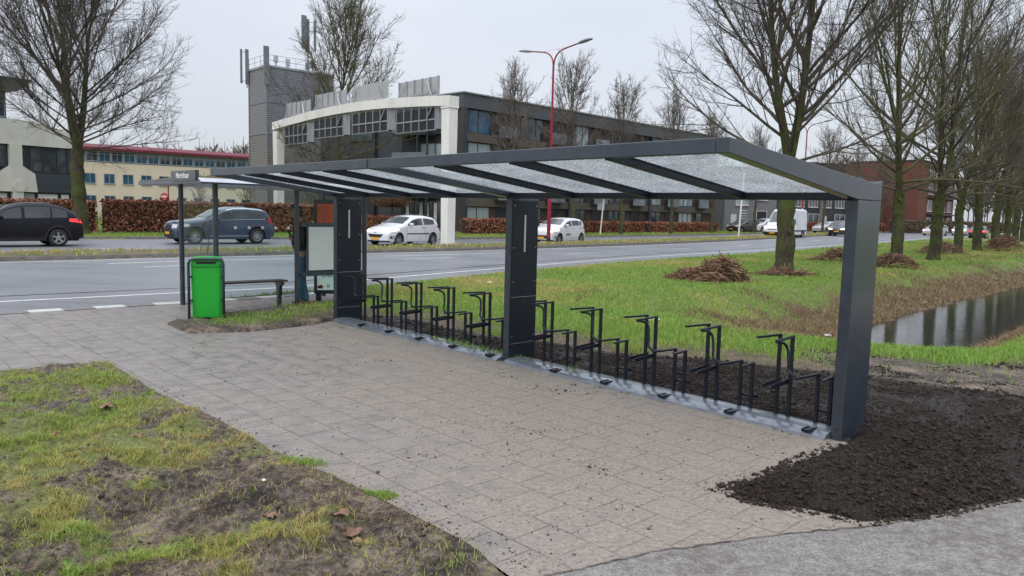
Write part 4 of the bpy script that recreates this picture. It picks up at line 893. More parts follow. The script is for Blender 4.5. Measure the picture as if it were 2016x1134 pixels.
M['slats'] = slat_mat('slatted_cladding', (.29, .285, .355), (.37, .365, .44), .20)
M['slats_brown'] = slat_mat('brown_slatted_wall', (.27, .25, .275), (.34, .315, .335), .20)
def win(p, x0, x1, z0, z1, y, fm, gm, n=2, d=.06, fw=.07, transom=None):
    a = MB(); a.box(x0, x0 + fw, y - d, y + .02, z0, z1); a.box(x1 - fw, x1, y - d, y + .02, z0, z1); a.box(x0 + fw, x1 - fw, y - d, y + .02, z1 - fw, z1); a.box(x0 + fw, x1 - fw, y - d, y + .02, z0, z0 + fw)
    for k in range(1, n): xm = x0 + (x1 - x0) * k / n; a.box(xm - fw / 2, xm + fw / 2, y - d, y + .02, z0 + fw, z1 - fw)
    if transom: a.box(x0 + fw, x1 - fw, y - d + .008, y + .02, transom - fw / 2, transom + fw / 2)
    a.box(x0 - .05, x1 + .05, y - d - .08, y, z0 - .06, z0 - .001)
    f = a.build('window', fm, p)
    MB().box(x0 + fw * .9, x1 - fw * .9, y - d + .035, y + .012, z0 + fw * .9, z1 - fw * .9).build('pane', gm, f); return f
rb = np.random.default_rng(11)
# --- long dark office block, right wing
t = thing('office_block', 'long dark slate office block with flat grey roof band and rows of windows', 'office block', (-4, 60, 0), R(46.4))
LN = 40.
MB().box(0, LN, .35, 14, 0, 9.75).build('wall', M['brick_brown'], t)
MB().box(-.15, LN + .1, 0, 14.1, 9.75, 10.85).build('roof_band', M['roofband'], t)
MB().box(-.25, LN + .2, -.12, 14.2, 10.85, 10.95).build('roof_edge', M['frame_grey'], t)
for k in range(4):
    if k: MB().box(0, LN, .12, .349, 2.55 * k - .45, 2.55 * k + .2).build('spandrel', M['spandrel'], t)
    x0 = .3; q = 0
    while x0 < LN - 3:
        wd = 2.9 if q % 2 == 0 else 2.1
        gm = M['winglass_blue'] if (q == 0 and k == 3) else (M['winglass_pale'] if (q == 0 and k == 0) or rb.uniform() < .16 else M['winglass'])
        if q % 2 == 0: win(t, x0, x0 + wd, 2.55 * k + .22, 2.55 * k + 2.08, .348, M['frame_dark'], gm, 2 if q == 0 else 3)
        else:
            win(t, x0 + .5, x0 + wd - .2, 2.55 * k + .22, 2.55 * k + 2.08, .349, M['frame_dark'], M['dark_void'] if rb.uniform() < .5 else M['winglass'], 1)
            if k: MB().box(x0, x0 + wd, -.35, -.30, 2.55 * k + .12, 2.55 * k + 1.05).build('balcony_screen', M['balustrade'], t); MB().box(x0, x0 + wd, -.36, .35, 2.55 * k + .02, 2.55 * k + .118).build('balcony_slab', M['panel_dark'], t)
        x0 += wd + (.35 if q % 2 == 0 else 1.05); q += 1
for xx in (0, 13.2, 26.3): MB().box(xx - .12, xx + .28, .0, .347, 0, 9.749).build('pier', M['panel_blue'], t)
# --- left wing facing the gantry
t = thing('office_wing', 'slate blue panelled office wing with stacked glass balconies beside the white gantry', 'office wing', (-17, 67, 0), R(-28.3))
MB().box(0, 14.65, .3, 9, 0, 9.9).build('wall', M['panel_blue'], t)
MB().box(-.05, 5.9, .05, .298, 0, 9.0).build('dark_front', M['panel_dark'], t)
for x_ in (6.0, 8.7, 12.9): MB().box(x_ - .04, x_ + .04, .22, .298, 0, 9.7).build('panel_joint', M['panel_dark'], t)
for z_ in (3.2, 5.2, 7.2): MB().box(12.95, 14.6, .25, .298, z_, z_ + .05).build('panel_joint', M['panel_dark'], t)
win(t, 3.2, 5.7, 7.4, 8.3, .048, M['frame_dark'], M['teal_glow'], 1); win(t, 3.0, 5.8, 5.2, 6.4, .048, M['frame_dark'], M['dark_void'], 2)
win(t, 2.6, 5.8, .4, 3.4, .048, M['frame_dark'], M['dark_void'], 3, transom=1.7)
a = MB().box(8.8, 12.8, .2, .297, 0, 9.6); a.build('recess_shade_slab', M['dark_void'], t)  # flat slab on the wall; its dark colour stands in for a shaded recess
for z_ in (2.9, 5.3, 7.8):
    MB().box(8.7, 12.0, -1.3, .2, z_ - .2, z_).build('balcony_slab', M['panel_dark'], t)
    b_ = MB().box(8.7, 12.0, -1.3, -1.26, z_ + .02, z_ + .95); b_.box(8.7, 8.74, -1.258, .19, z_ + .02, z_ + .95); b_.build('balcony_screen', M['balustrade'], t)
    win(t, 10.4, 12.7, z_ + .05, z_ + 1.8, .19, M['frame_dark'], M['winglass_pale'] if z_ < 6 else M['winglass'], 3)
for x_ in (9.6, 11.1, 12.05): MB().box(x_ - .05, x_ + .05, -1.2, -1.1, 0, 9.4).build('balcony_post', M['panel_blue'], t)
win(t, 9.0, 12.7, .1, 2.5, .19, M['frame_dark'], M['winglass'], 4, transom=1.1)
for x_ in (9.15, 10.5, 11.1, 11.9): MB().box(x_, x_ + .3, .10, .125, .25, 2.3).build('curtain', M['blind'], t)
# --- tower
t = thing('tower', 'grey slatted stair tower with rooftop railing and phone antennas', 'tower', (-24.6, 76, 0), R(42))
MB().box(0, 7.2, 0, 4.2, 8.95, 15.3).build('upper_wall', M['slats'], t)
MB().box(0, 7.2, 0, 4.2, 0, 8.8).build('lower_wall', M['slats_brown'], t)
for z_ in (8.8, 11.9): MB().box(-.06, 7.26, -.06, 4.26, z_, z_ + .15).build('ledge', M['slats'], t)
MB().box(-.1, 7.3, -.1, 4.3, 15.3, 15.5).build('parapet', M['frame_grey'], t)
for (x_, y_) in ((0, 0), (7.2, 0), (0, 4.2)): MB().box(x_ - .07, x_ + .07, y_ - .07, y_ + .07, 0, 15.29).build('corner_trim', M['slats'], t)
a = MB()
for z_ in (16.0, 16.5): a.tube([(0, 4.2, z_), (0, 0, z_), (7.2, 0, z_)], .025, 4)
for q in range(8): a.tube([(q * 7.2 / 7, 0, 15.5), (q * 7.2 / 7, 0, 16.5)], .025, 4)
for q in (1.4, 2.8, 4.2): a.tube([(0, q, 15.5), (0, q, 16.5)], .025, 4)
a.build('railing', M['frame_grey'], t)
M['antenna'] = mat('antenna_casing', (.14, .16, .18), .5, c2=(.19, .21, .23), scale=2)
TR = Matrix.Rotation(R(42), 3, 'Z')
def antenna(p, panels, label, pole=(0, 2.4), base=None):
    w_ = Vector((-24.6, 76, 0)) + TR @ Vector(p); o = thing('phone_antenna', label, 'antenna', tuple(w_), R(42), 'phone antennas on the tower roof')
    a = MB(); a.tube([(0, 0, pole[0]), (0, 0, pole[1])], .06, 6)
    for (x_, y_, z0, z1, w2) in panels: a.bar((0, 0, z0 + .25), (x_, y_, z0 + .25), .05, .05); a.bar((0, 0, z1 - .25), (x_, y_, z1 - .25), .05, .05)
    a.build('mast', M['frame_grey'], o)
    for (x_, y_, z0, z1, w2) in panels: MB().box(x_ - w2 / 2, x_ + w2 / 2, y_ - .08, y_ + .08, z0, z1).build('antenna_panel', M['antenna'], o, bevel=.03)
antenna((-.15, 4.35, 12.9), [(-.55, .1, 1.2, 4.6, .2), (-.1, -.25, 1.1, 4.6, .34)], 'pair of thin antenna panels hanging off the outer left corner of the tower', (.8, 4.6))
antenna((-.15, -.15, 12.6), [(-.05, -.25, .9, 4.6, .55)], 'single broad antenna panel on the front corner of the tower', (.6, 4.6))
antenna((5.4, 2.0, 15.5), [(-.55, -.25, 2.5, 5.9, .55), (.05, .2, 2.3, 5.7, .42), (.7, -.2, 2.4, 5.6, .24)], 'tall mast with three clustered antenna panels at the back of the tower roof', (0, 4.6))
for (x_, y_, h_) in ((1.6, 1.4, 1.3), (2.6, .8, 1.0), (4.6, .5, .9), (5.2, .6, 1.2)):
    w_ = Vector((-24.6, 76, 15.5)) + TR @ Vector((x_, y_, 0)); o = thing('radio_unit', {1.3: 'pale radio unit on the tower roof nearest its front corner', 1.0: 'second pale radio unit along the tower roof railing', .9: 'small dark radio unit left of the tall mast on the tower', 1.2: 'dark radio unit at the foot of the tall antenna mast'}[h_], 'radio unit', tuple(w_), R(42), 'radio units on the tower roof')
    MB().box(-.04, .04, -.04, .04, 0, h_ - .3).build('stand', M['frame_grey'], o); MB().box(-.2, .2, -.12, .12, h_ - .7, h_).build('cabinet', M['alu'] if h_ in (1.3, 1.0) else M['antenna'], o, bevel=.02)
# --- cream office with maroon roof
t = thing('cream_office', 'cream rendered three-storey office with a maroon roof fascia and blue-tinted windows', 'office building', (-67, 102.5, 0), R(38.5))
MB().box(0, 33, 0, 14, 0, 7.25).build('wall', M['cream'], t); MB().box(0, 33, .12, 14, 7.25, 9.0).build('clerestory_wall', M['frame_grey'], t)
MB().prism([(-.7, 9.0), (-.7, 9.35), (.2, 9.85), (14, 9.85), (14, 9.0)], 0, -.3, 33.3).build('roof', M['maroon'], t)
for k in range(20): win(t, .35 + 1.62 * k, 1.78 + 1.62 * k, 7.42, 8.85, .118, M['frame_grey'], M['winglass_blue'] if rb.uniform() < .55 else M['winglass'], 2, transom=8.5)
for k in range(13):
    win(t, .8 + 2.45 * k, 2.2 + 2.45 * k, 4.3, 5.72, -.002, M['frame_grey'], M['winglass_blue'] if rb.uniform() < .8 else M['winglass'], 2)
    win(t, .8 + 2.45 * k, 2.2 + 2.45 * k, 1.2, 2.62, -.002, M['frame_grey'], M['winglass'] if rb.uniform() < .6 else M['winglass_blue'], 2)
# --- pale concrete office at the left
t = thing('concrete_office', 'pale weathered concrete office with dark glazing, white blinds and a dark overhanging roof', 'office building', (-47, 45, 0), R(55.2))
Lc = 20.7
MB().prism([(0, 5.9), (Lc, 5.9), (Lc, 7.0), (Lc - 3.5, 7.75), (0, 8.0)], 1, 0, 9).build('parapet', M['concrete'], t)
MB().box(0, Lc, .3, 9, 0, 5.9).build('wall', M['panel_dark'], t)
x_ = 15.5
MB().prism([(x_, 5.899), (x_ + .85, 5.899), (x_ + .85, 4.3), (x_ + 1.7, 3.75), (x_ + 1.85, 2.35), (x_ + .85, 2.35), (x_ + .85, 0), (x_ + .1, 0), (x_ + .1, 2.35), (x_ - .8, 2.35), (x_ - .8, 3.7), (x_, 4.3)], 1, -.12, .295).build('concrete_pier', M['concrete'], t)
MB().prism([(x_ + .28, 2.36), (x_ + .85, 2.36), (x_ + 1.05, 2.75), (x_ + .85, 3.15), (x_ + .28, 3.15), (x_ + .08, 2.75)], 1, -.20, -.121).build('pier_boss', M['concrete'], t)
MB().box(8, 14.69, -.1, .296, 2.4, 4.15).build('concrete_panel', M['concrete'], t)
win(t, 9.0, 15.4, 4.25, 5.85, .25, M['frame_dark'], M['winglass'], 3)
for x0, x1 in ((16.4, 16.95), (17.0, 17.9), (17.95, 18.9), (18.95, 19.7), (19.75, 20.5)): win(t, x0, x1, 3.95, 5.85, .25, M['frame_dark'], M['winglass'], 1)
MB().box(17.2, Lc, .1, .296, 2.35, 3.85).build('dark_panel', M['panel_blue'], t)
for x0, x1 in ((9.0, 15.4), (17.4, 19.0), (19.1, 19.85), (19.9, 20.5)): win(t, x0, x1, .3, 2.3, .25, M['frame_dark'], M['blind'], 1)
win(t, 16.45, 17.3, .3, 2.3, .25, M['frame_dark'], M['winglass_pale'], 1)
MB().box(2, 16.4, 2.5, 9, 7.6, 10.1).build('penthouse', M['dark_void'], t); win(t, 13.0, 16.3, 8.1, 9.9, 2.49, M['frame_grey'], M['winglass'], 3)
MB().prism([(1.5, 10.1), (-.8, 10.6), (-.8, 10.75), (1.5, 11.1), (9.5, 11.1), (9.5, 10.1)], 0, 0, 16.9).build('overhanging_roof', M['panel_dark'], t)
# --- grey end house, terraced houses, brick flats, brown block
t = thing('grey_house', 'grey brick house end with small white-framed windows behind the parked cars', 'house', (25.6, 92.5, 0), R(20))
MB().box(0, 7.6, 0, 8, 0, 7.6).build('wall', M['house_grey'], t); MB().box(-.15, 7.75, -.15, 8.1, 7.6, 7.85).build('roof', M['panel_dark'], t)
win(t, 4.6, 6.2, .8, 2.6, -.002, M['frame_white'], M['dark_void'], 1); win(t, 4.6, 6.2, 3.9, 5.2, -.002, M['frame_white'], M['dark_void'], 1); win(t, 1.5, 3.4, 3.2, 4.6, -.002, M['frame_white'], M['winglass_pale'], 2)
MB().box(.9, 1.7, -.05, -.002, .05, 2.1).build('door', M['frame_white'], t)
a = MB()
for k in range(8): a.box(2.1, 2.9, -.5, -.45, .3 + .32 * k, .36 + .32 * k)
a.build('stair_rail', M['white'], t)
hx = np.array([36., 104.]); hd_ = np.array([math.cos(R(33)), math.sin(R(33))])
labs = ['first dark terraced house right of the grey house end', 'second dark terraced house with white frames behind the hedge', 'third dark terraced house behind the brown-leaved hedge', 'last dark terraced house beside the red brick flats']
for q in range(4):
    t = thing('terraced_house', labs[q], 'house', (*(hx + hd_ * 6.2 * q), 0), R(33), 'terraced houses behind the far hedge')
    MB().box(0, 6.18, 0, 8, 0, 6.2).build('wall', M['panel_dark'], t); MB().prism([(-.3, 6.2), (4, 8.6), (8.2, 6.2)], 0, 0, 6.18).build('roof', mat('dark_roof_tiles', (.04, .038, .04), .8, c2=(.06, .055, .055), scale=2, stretch=(1, 5, 5)), t)
    for x_ in (.4, 3.5): win(t, x_, x_ + 2.1, 3.4, 5.3, -.002, M['frame_white'], M['winglass'], 3)
    win(t, .4, 2.9, .7, 2.5, -.002, M['frame_white'], M['winglass'], 2); MB().box(3.7, 4.7, -.06, -.002, .05, 2.2).build('door', M['frame_white'], t); MB().box(2.95, 3.3, -.3, -.002, .0, 5.6).build('party_wall', M['house_grey'], t)
t = thing('brick_flats', 'red brick block of flats with recessed windows behind the tree row', 'flats', (62.5, 118, 0), R(44))
MB().box(0, 17, 0, 11, 0, 11.0).build('wall', M['brick_red'], t); MB().box(-.1, 17.1, -.1, 11.1, 11.0, 11.25).build('roof_edge', M['panel_dark'], t)
for k in range(4):
    for x_ in (4.2, 7.4, 10.6, 13.8): win(t, x_, x_ + 2.0, .7 + 2.7 * k, 2.5 + 2.7 * k, -.002, M['frame_white'], M['winglass'], 2)
    MB().box(3.8, 16.6, -.9, -.003, .1 + 2.7 * k, .3 + 2.7 * k).build('balcony_slab', M['panel_dark'], t)
t = thing('brown_block', 'low brown brick block with a pale window band left of the red flats', 'flats', (49, 128, 0), R(15))
MB().box(0, 15, 0, 9, 0, 10.9).build('wall', M['brick_brown'], t); MB().box(-.1, 15.1, -.1, 9.1, 10.9, 11.2).build('roof_edge', M['panel_dark'], t)
for k in range(3):
    for q in range(5): win(t, .6 + 2.9 * q, 2.9 + 2.9 * q, 1.2 + 3.2 * k, 3.1 + 3.2 * k, -.002, M['frame_white'], M['winglass'], 2)

# --- white gantry with sign panels across the far carriageway
t = thing('gantry', 'white concrete gantry spanning the far carriageway with grey sign panels above and below its beam', 'gantry', (-3.3, 38.15, 0), 0)
gd = np.array([-16.0 + 3.3, 51.8 - 38.15]); gl = np.linalg.norm(gd); gd /= gl; gn = np.array([gd[1], -gd[0]]); gn = -gn if gn[1] > 0 else gn   # towards the camera
t.rotation_euler.z = math.atan2(gd[1], gd[0])
# local x = towards the far column; local y = +left normal
sy = 1 if (np.array([-gd[1], gd[0]]) @ gn) > 0 else -1   # sign of y that faces the camera
a = MB(); a.prism([(-.30, -.25), (-.30 + .0, -.25), (.30, -.25), (.30, .25), (-.30, .25)], 2, -.05, .1)
V = [(-.27, -.24, -.05), (.27, -.24, -.05), (.27, .24, -.05), (-.27, .24, -.05), (-.32, -.27, 6.75), (.32, -.27, 6.75), (.32, .27, 6.75), (-.32, .27, 6.75)]
col_f = [(3, 2, 1, 0), (4, 5, 6, 7), (0, 1, 5, 4), (1, 2, 6, 5), (2, 3, 7, 6), (3, 0, 4, 7)]
a = MB(); a.add(V, col_f); a.box(-.36, .36, -.31, .31, 6.752, 6.84); a.build('column', M['concrete_white'], t, bevel=.015)
a = MB(); a.add([(x_ + gl, y_, z_) for x_, y_, z_ in V], col_f); a.build('column', M['concrete_white'], t, bevel=.015)
a = MB(); n = 12; bz = lambda s: 6.84 + .42 * math.sin(math.pi * min(max(s, 0), 1)); bh = .50
xs = [(-.36 + (gl + .7) * k / n) for k in range(n + 1)]
for k in range(n):
    s0, s1 = k / n, (k + 1) / n; g_ = .008
    a.add([(xs[k] + g_, -.3, bz(s0)), (xs[k + 1] - g_, -.3, bz(s1)), (xs[k + 1] - g_, .3, bz(s1)), (xs[k] + g_, .3, bz(s0)), (xs[k] + g_, -.3, bz(s0) + bh), (xs[k + 1] - g_, -.3, bz(s1) + bh), (xs[k + 1] - g_, .3, bz(s1) + bh), (xs[k] + g_, .3, bz(s0) + bh)], col_f)
a.build('beam', M['concrete_white'], t)
M['sheet'] = mat('grey_sign_sheet', (.36, .37, .38), .6, c2=(.42, .43, .44), scale=1.2)
for k, (s0, s1) in enumerate(((.05, .235), (.28, .475), (.53, .72), (.765, .93))):
    x0, x1 = s0 * gl, s1 * gl; zb_ = bz((s0 + s1) / 2) + bh; zu = bz((s0 + s1) / 2)
    y0 = -.05 * sy if k != 1 else .15 * sy
    p_ = MB().bar((x0, y0, zb_ + .49), (x1, y0, zb_ + .49), .05, .88).build('upper_panel', M['sheet'], t)
    a = MB()
    if k != 1:
        for q in range(6): xx = x0 + (x1 - x0) * q / 5; a.bar((xx, y0 + .07 * sy, zb_ + .0), (xx, y0 + .07 * sy, zb_ + .95), .06, .06, up=(1, 0, 0))
        a.bar((x0, y0 + .05 * sy, zb_ + .16), (x1, y0 + .05 * sy, zb_ + .16), .05, .10)
    a.bar((x0 + .3, .24 * sy, zb_ - .02), (x0 + .9, y0 + .12 * sy, zb_ + .75), .05, .05); a.bar((x1 - .1, .24 * sy, zb_ - .02), (x1 - .7 + .2, y0 + .12 * sy, zb_ + .7), .05, .05)
    a.build('panel_frame', M['alu'], p_)
    lo = MB(); lo.box(x0, x1, -.14, .14, zu - 1.22, zu - .15); p_ = lo.build('lower_panel', M['dark_void'], t)
    a = MB()
    for q in range(6): xx = x0 + (x1 - x0) * q / 5; a.bar((xx, .17 * sy, zu - 1.28), (xx, .17 * sy, zu - .02), .065, .05, up=(1, 0, 0))
    a.bar((x0, .165 * sy, zu - .72), (x1, .165 * sy, zu - .72), .04, .07); a.bar((x0, .15 * sy, zu - 1.24), (x1, .15 * sy, zu - 1.24), .04, .04)
    a.bar((x0 + .2, .21 * sy, zu - .05), (x0 + .75, .21 * sy, zu - .75), .05, .05)
    a.box(x0 - .22, x0 - .03, -.15, .15, zu - 1.2, zu - .02)
    a.build('panel_frame', M['alu'], p_)

# ================================================================== HEDGES
M['beech'] = attr_ramp(mat('copper_hedge_leaves', (.2, .08, .05), .8, spec=.2), [(0, (.07, .034, .025)), (.45, (.26, .105, .065)), (.8, (.42, .21, .13)), (1, (.55, .34, .23))])
M['hedge_tan'] = attr_ramp(mat('tan_hedge_leaves', (.2, .15, .1), .9, spec=.2), [(0, (.055, .045, .03)), (.5, (.155, .12, .075)), (1, (.25, .2, .13))])
M['hedge_core'] = mat('hedge_twigs', (.03, .018, .014), .95, c2=(.06, .035, .026), scale=5)
def hedge(p0, p1, h, wd, n, leaf, m, label, name='beech_hedge'):
    p0 = np.array(p0, float); p1 = np.array(p1, float); L = np.linalg.norm(p1 - p0); o = thing(name, label, 'hedge', (*p0, 0), math.atan2(*(p1 - p0)[::-1]))
    # surface points biased to faces
    f = rng.integers(0, 5, n); x = rng.uniform(0, L, n); y = rng.uniform(-wd / 2, wd / 2, n); z = rng.uniform(.04, h, n)
    y = np.where(f < 3, np.where(rng.uniform(size=n) < .8, -wd / 2, wd / 2) + rng.normal(0, .06, n), y); z = np.where(f == 3, h + rng.normal(0, .05, n) - .03, z)
    z = z + .10 * (fbm(x * .8, y, 111) - .5) * (z > h * .6); y = y + .12 * (fbm(x * .7, z * 2, 113) - .5)
    C = np.c_[x, y, z]; d1 = rng.normal(size=(n, 3)); d1 /= np.linalg.norm(d1, axis=1)[:, None]; d2 = np.cross(d1, rng.normal(size=(n, 3))); d2 /= np.linalg.norm(d2, axis=1)[:, None]
    s = leaf * rng.uniform(.6, 1.3, n)[:, None]; V = np.stack([C - d1 * s, C + d2 * s * .5, C + d1 * s, C - d2 * s * .5], 1).reshape(-1, 3)
    F = np.arange(n)[:, None] * 4 + np.array([[0, 1, 2, 3]]); tint = np.clip(.5 + .6 * (fbm(x * 1.3, z * 2.2, 115) - .5) + rng.normal(0, .2, n), 0, 1)
    lf = npmesh('leaves', V, F, m, dict(tint=np.repeat(tint, 4)), parent=o); lf['kind'] = 'stuff'
    c = MB(); c.box(.1, L - .1, -wd / 2 + .1, wd / 2 - .1, 0, h - .12); c.build('twig_core', M['hedge_core'], o); return o
hedge((-33, 34.2), (-23.2, 42.2), 1.75, .9, 9000, .09, M['beech'], 'copper beech hedge behind the black car, left of the big tree')
hedge((-23.0, 42.4), (-12.4, 51.6), 1.85, .9, 14000, .085, M['beech'], 'long copper beech hedge between the big tree and the gantry column')
hedge((-10.0, 50.5), (-7.0, 49.0), 1.25, .8, 3000, .07, M['beech'], 'short clipped beech hedge under the small umbrella-shaped tree')
hedge((-3.6, 55.5), (-.4, 58.8), 1.15, 1.0, 3500, .085, M['beech'], 'loose beech hedge right of the right gantry column')
hedge((2.2, 63.0), (12.2, 73.0), 1.05, .8, 7000, .085, M['beech'], 'low beech hedge in front of the middle of the dark office block')
hedge((13.0, 74.0), (22.5, 84.8), 1.05, .8, 6000, .09, M['beech'], 'low beech hedge in front of the far end of the dark office block')
hedge((35.0, 101.5), (56, 115.5), 1.3, .9, 8000, .11, M['beech'], 'beech hedge in front of the terraced houses')
hedge((55.5, 111.5), (100, 152), 1.9, 1.1, 12000, .14, M['hedge_tan'], 'tan clipped hedge along the far right stretch of road', 'clipped_hedge')

# ================================================================== LAMP POSTS, SIGN POLES
def lamp(label, loc, rz):
    t = thing('street_lamp', label, 'street lamp', loc, rz, 'red double-arm street lamps')
    MB().tube([(0, 0, -.1), (0, 0, .1), (0, 0, 2.55), (0, 0, 2.62)], [.13, .105, .105, .08], 12).build('base_post', M['red'], t)
    MB().tube([(0, 0, 2.62), (0, 0, 10.75)], [.078, .055], 10).build('mast', M['red'], t)
    MB().cyl(0, 0, -.02, .3, .118, 12).build('foot_sleeve', M['black'], t); MB().cyl(0, 0, 2.66, 2.82, .084, 12).build('number_band', M['white'], t)
    for s in (-1, 1):
        pts = [(s * .02, 0, 10.6)] + bez((s * .04, 0, 10.75), (s * .15, 0, 11.3), (s * .75, 0, 11.42)) + bez((s * .8, 0, 11.43), (s * 1.3, 0, 11.52), (s * 1.75, 0, 11.60))
        a_ = MB().tube(pts, .042, 8).build('arm', M['red'], t, smooth=True)
        h = MB(); c0 = np.array([s * 1.7, 0, 11.59]); V_ = []
        for k, (dx, w_, zu, zd) in enumerate(((0, .06, .05, -.05), (.12, .12, .08, -.05), (.45, .16, .10, -.04), (.75, .14, .08, -.01), (.88, .07, .05, .01))):
            for (yy, zz) in ((-w_, 0), (-w_ * .6, zu), (w_ * .6, zu), (w_, 0), (w_ * .7, zd), (-w_ * .7, zd)): V_.append((c0[0] + s * dx, yy, c0[2] + .12 * dx + zz))
        h.add(V_, [(i * 6 + j, i * 6 + (j + 1) % 6, (i + 1) * 6 + (j + 1) % 6, (i + 1) * 6 + j) for i in range(4) for j in range(6)] + [tuple(range(6)), tuple(range(24, 30))]); h.build('lamp_head', M['antenna'], a_)
    MB().tube([(-1.15, 0, 11.45), (1.15, 0, 11.48)], .008, 4).build('tie_wire', M['frame_grey'], t)
    return t
l0 = lamp('tall red double-arm street lamp standing in the median behind the middle shelter post', (1.93, 41.6, .12), R(-44))
l0.scale = (1, 1, .90)
dup(l0, (28.3, 74.8, .1), R(-52), 'far red double-arm street lamp in the median beside the white van', None, (1, 1, .94))
def pole(name, label, cat, loc, h, r, m, lean=0, extra=None):
    t = thing(name, label, cat, loc); MB().tube([(0, 0, -.1), (lean, 0, h)], r, 8).build('pole', m, t)
    if extra: extra(t)
    return t
def sp(t):
    a = MB(); a.box(-.30, .75, -.05, .0, 2.95, 3.9); p = a.build('sign_panel', M['sheet'], t); b_ = MB()
    for q in (-.28, -.02, .22, .46, .72): b_.box(q, q + .03, -.08, -.052, 2.95, 3.9)
    b_.build('panel_rib', M['alu'], p)
    MB().box(-.30, .30, -.045, .0, 2.05, 2.6).build('lower_sign', M['frame_grey'], t)
pole('road_sign', 'leaning white pole carrying a grey sign seen from behind, in front of the hedge', 'road sign', (7.1, 62.2, 0), 5.0, .06, M['white'], .35, sp)
pole('signpost', 'plain white pole in the median left of the white van', 'pole', (18.2, 61.4, .08), 5.2, .07, M['white'], .2)
def ne(t):
    M['sign_red'] = mat('sign_red', (.5, .02, .03), .5, c2=(.42, .02, .03), scale=5)
    MB().lathe([(.0001, -.03), (.30, -.03), (.30, .0), (.0001, .0)], (0, 0, 2.3), 1, 20).build('sign_disc', M['sign_red'], t)
    MB().box(-.22, .22, -.036, -.031, 2.24, 2.36).build('white_bar', M['white'], t)
pole('no_entry_sign', 'round red no-entry sign with a white bar, in front of the cream office', 'road sign', (-29.4, 64, 0), 2.6, .04, M['alu'], 0, ne)
def tl_(t): MB().box(-.25, .25, -.12, .12, 3.3, 3.42).build('lamp_head', M['antenna'], t, bevel=.03)
pole('path_lamp', 'short thin red lamp post in front of the cream office', 'street lamp', (-28.6, 63, 0), 3.3, .05, M['red'], 0, tl_)
def tl2(t): MB().box(-.1, .5, -.1, .1, 4.35, 4.45).build('lamp_head', M['antenna'], t, bevel=.02)
pole('path_lamp', 'slim dark lamp post beside the parked dark car', 'street lamp', (24.0, 88, 0), 4.4, .05, M['frame_dark'], .15, tl2)

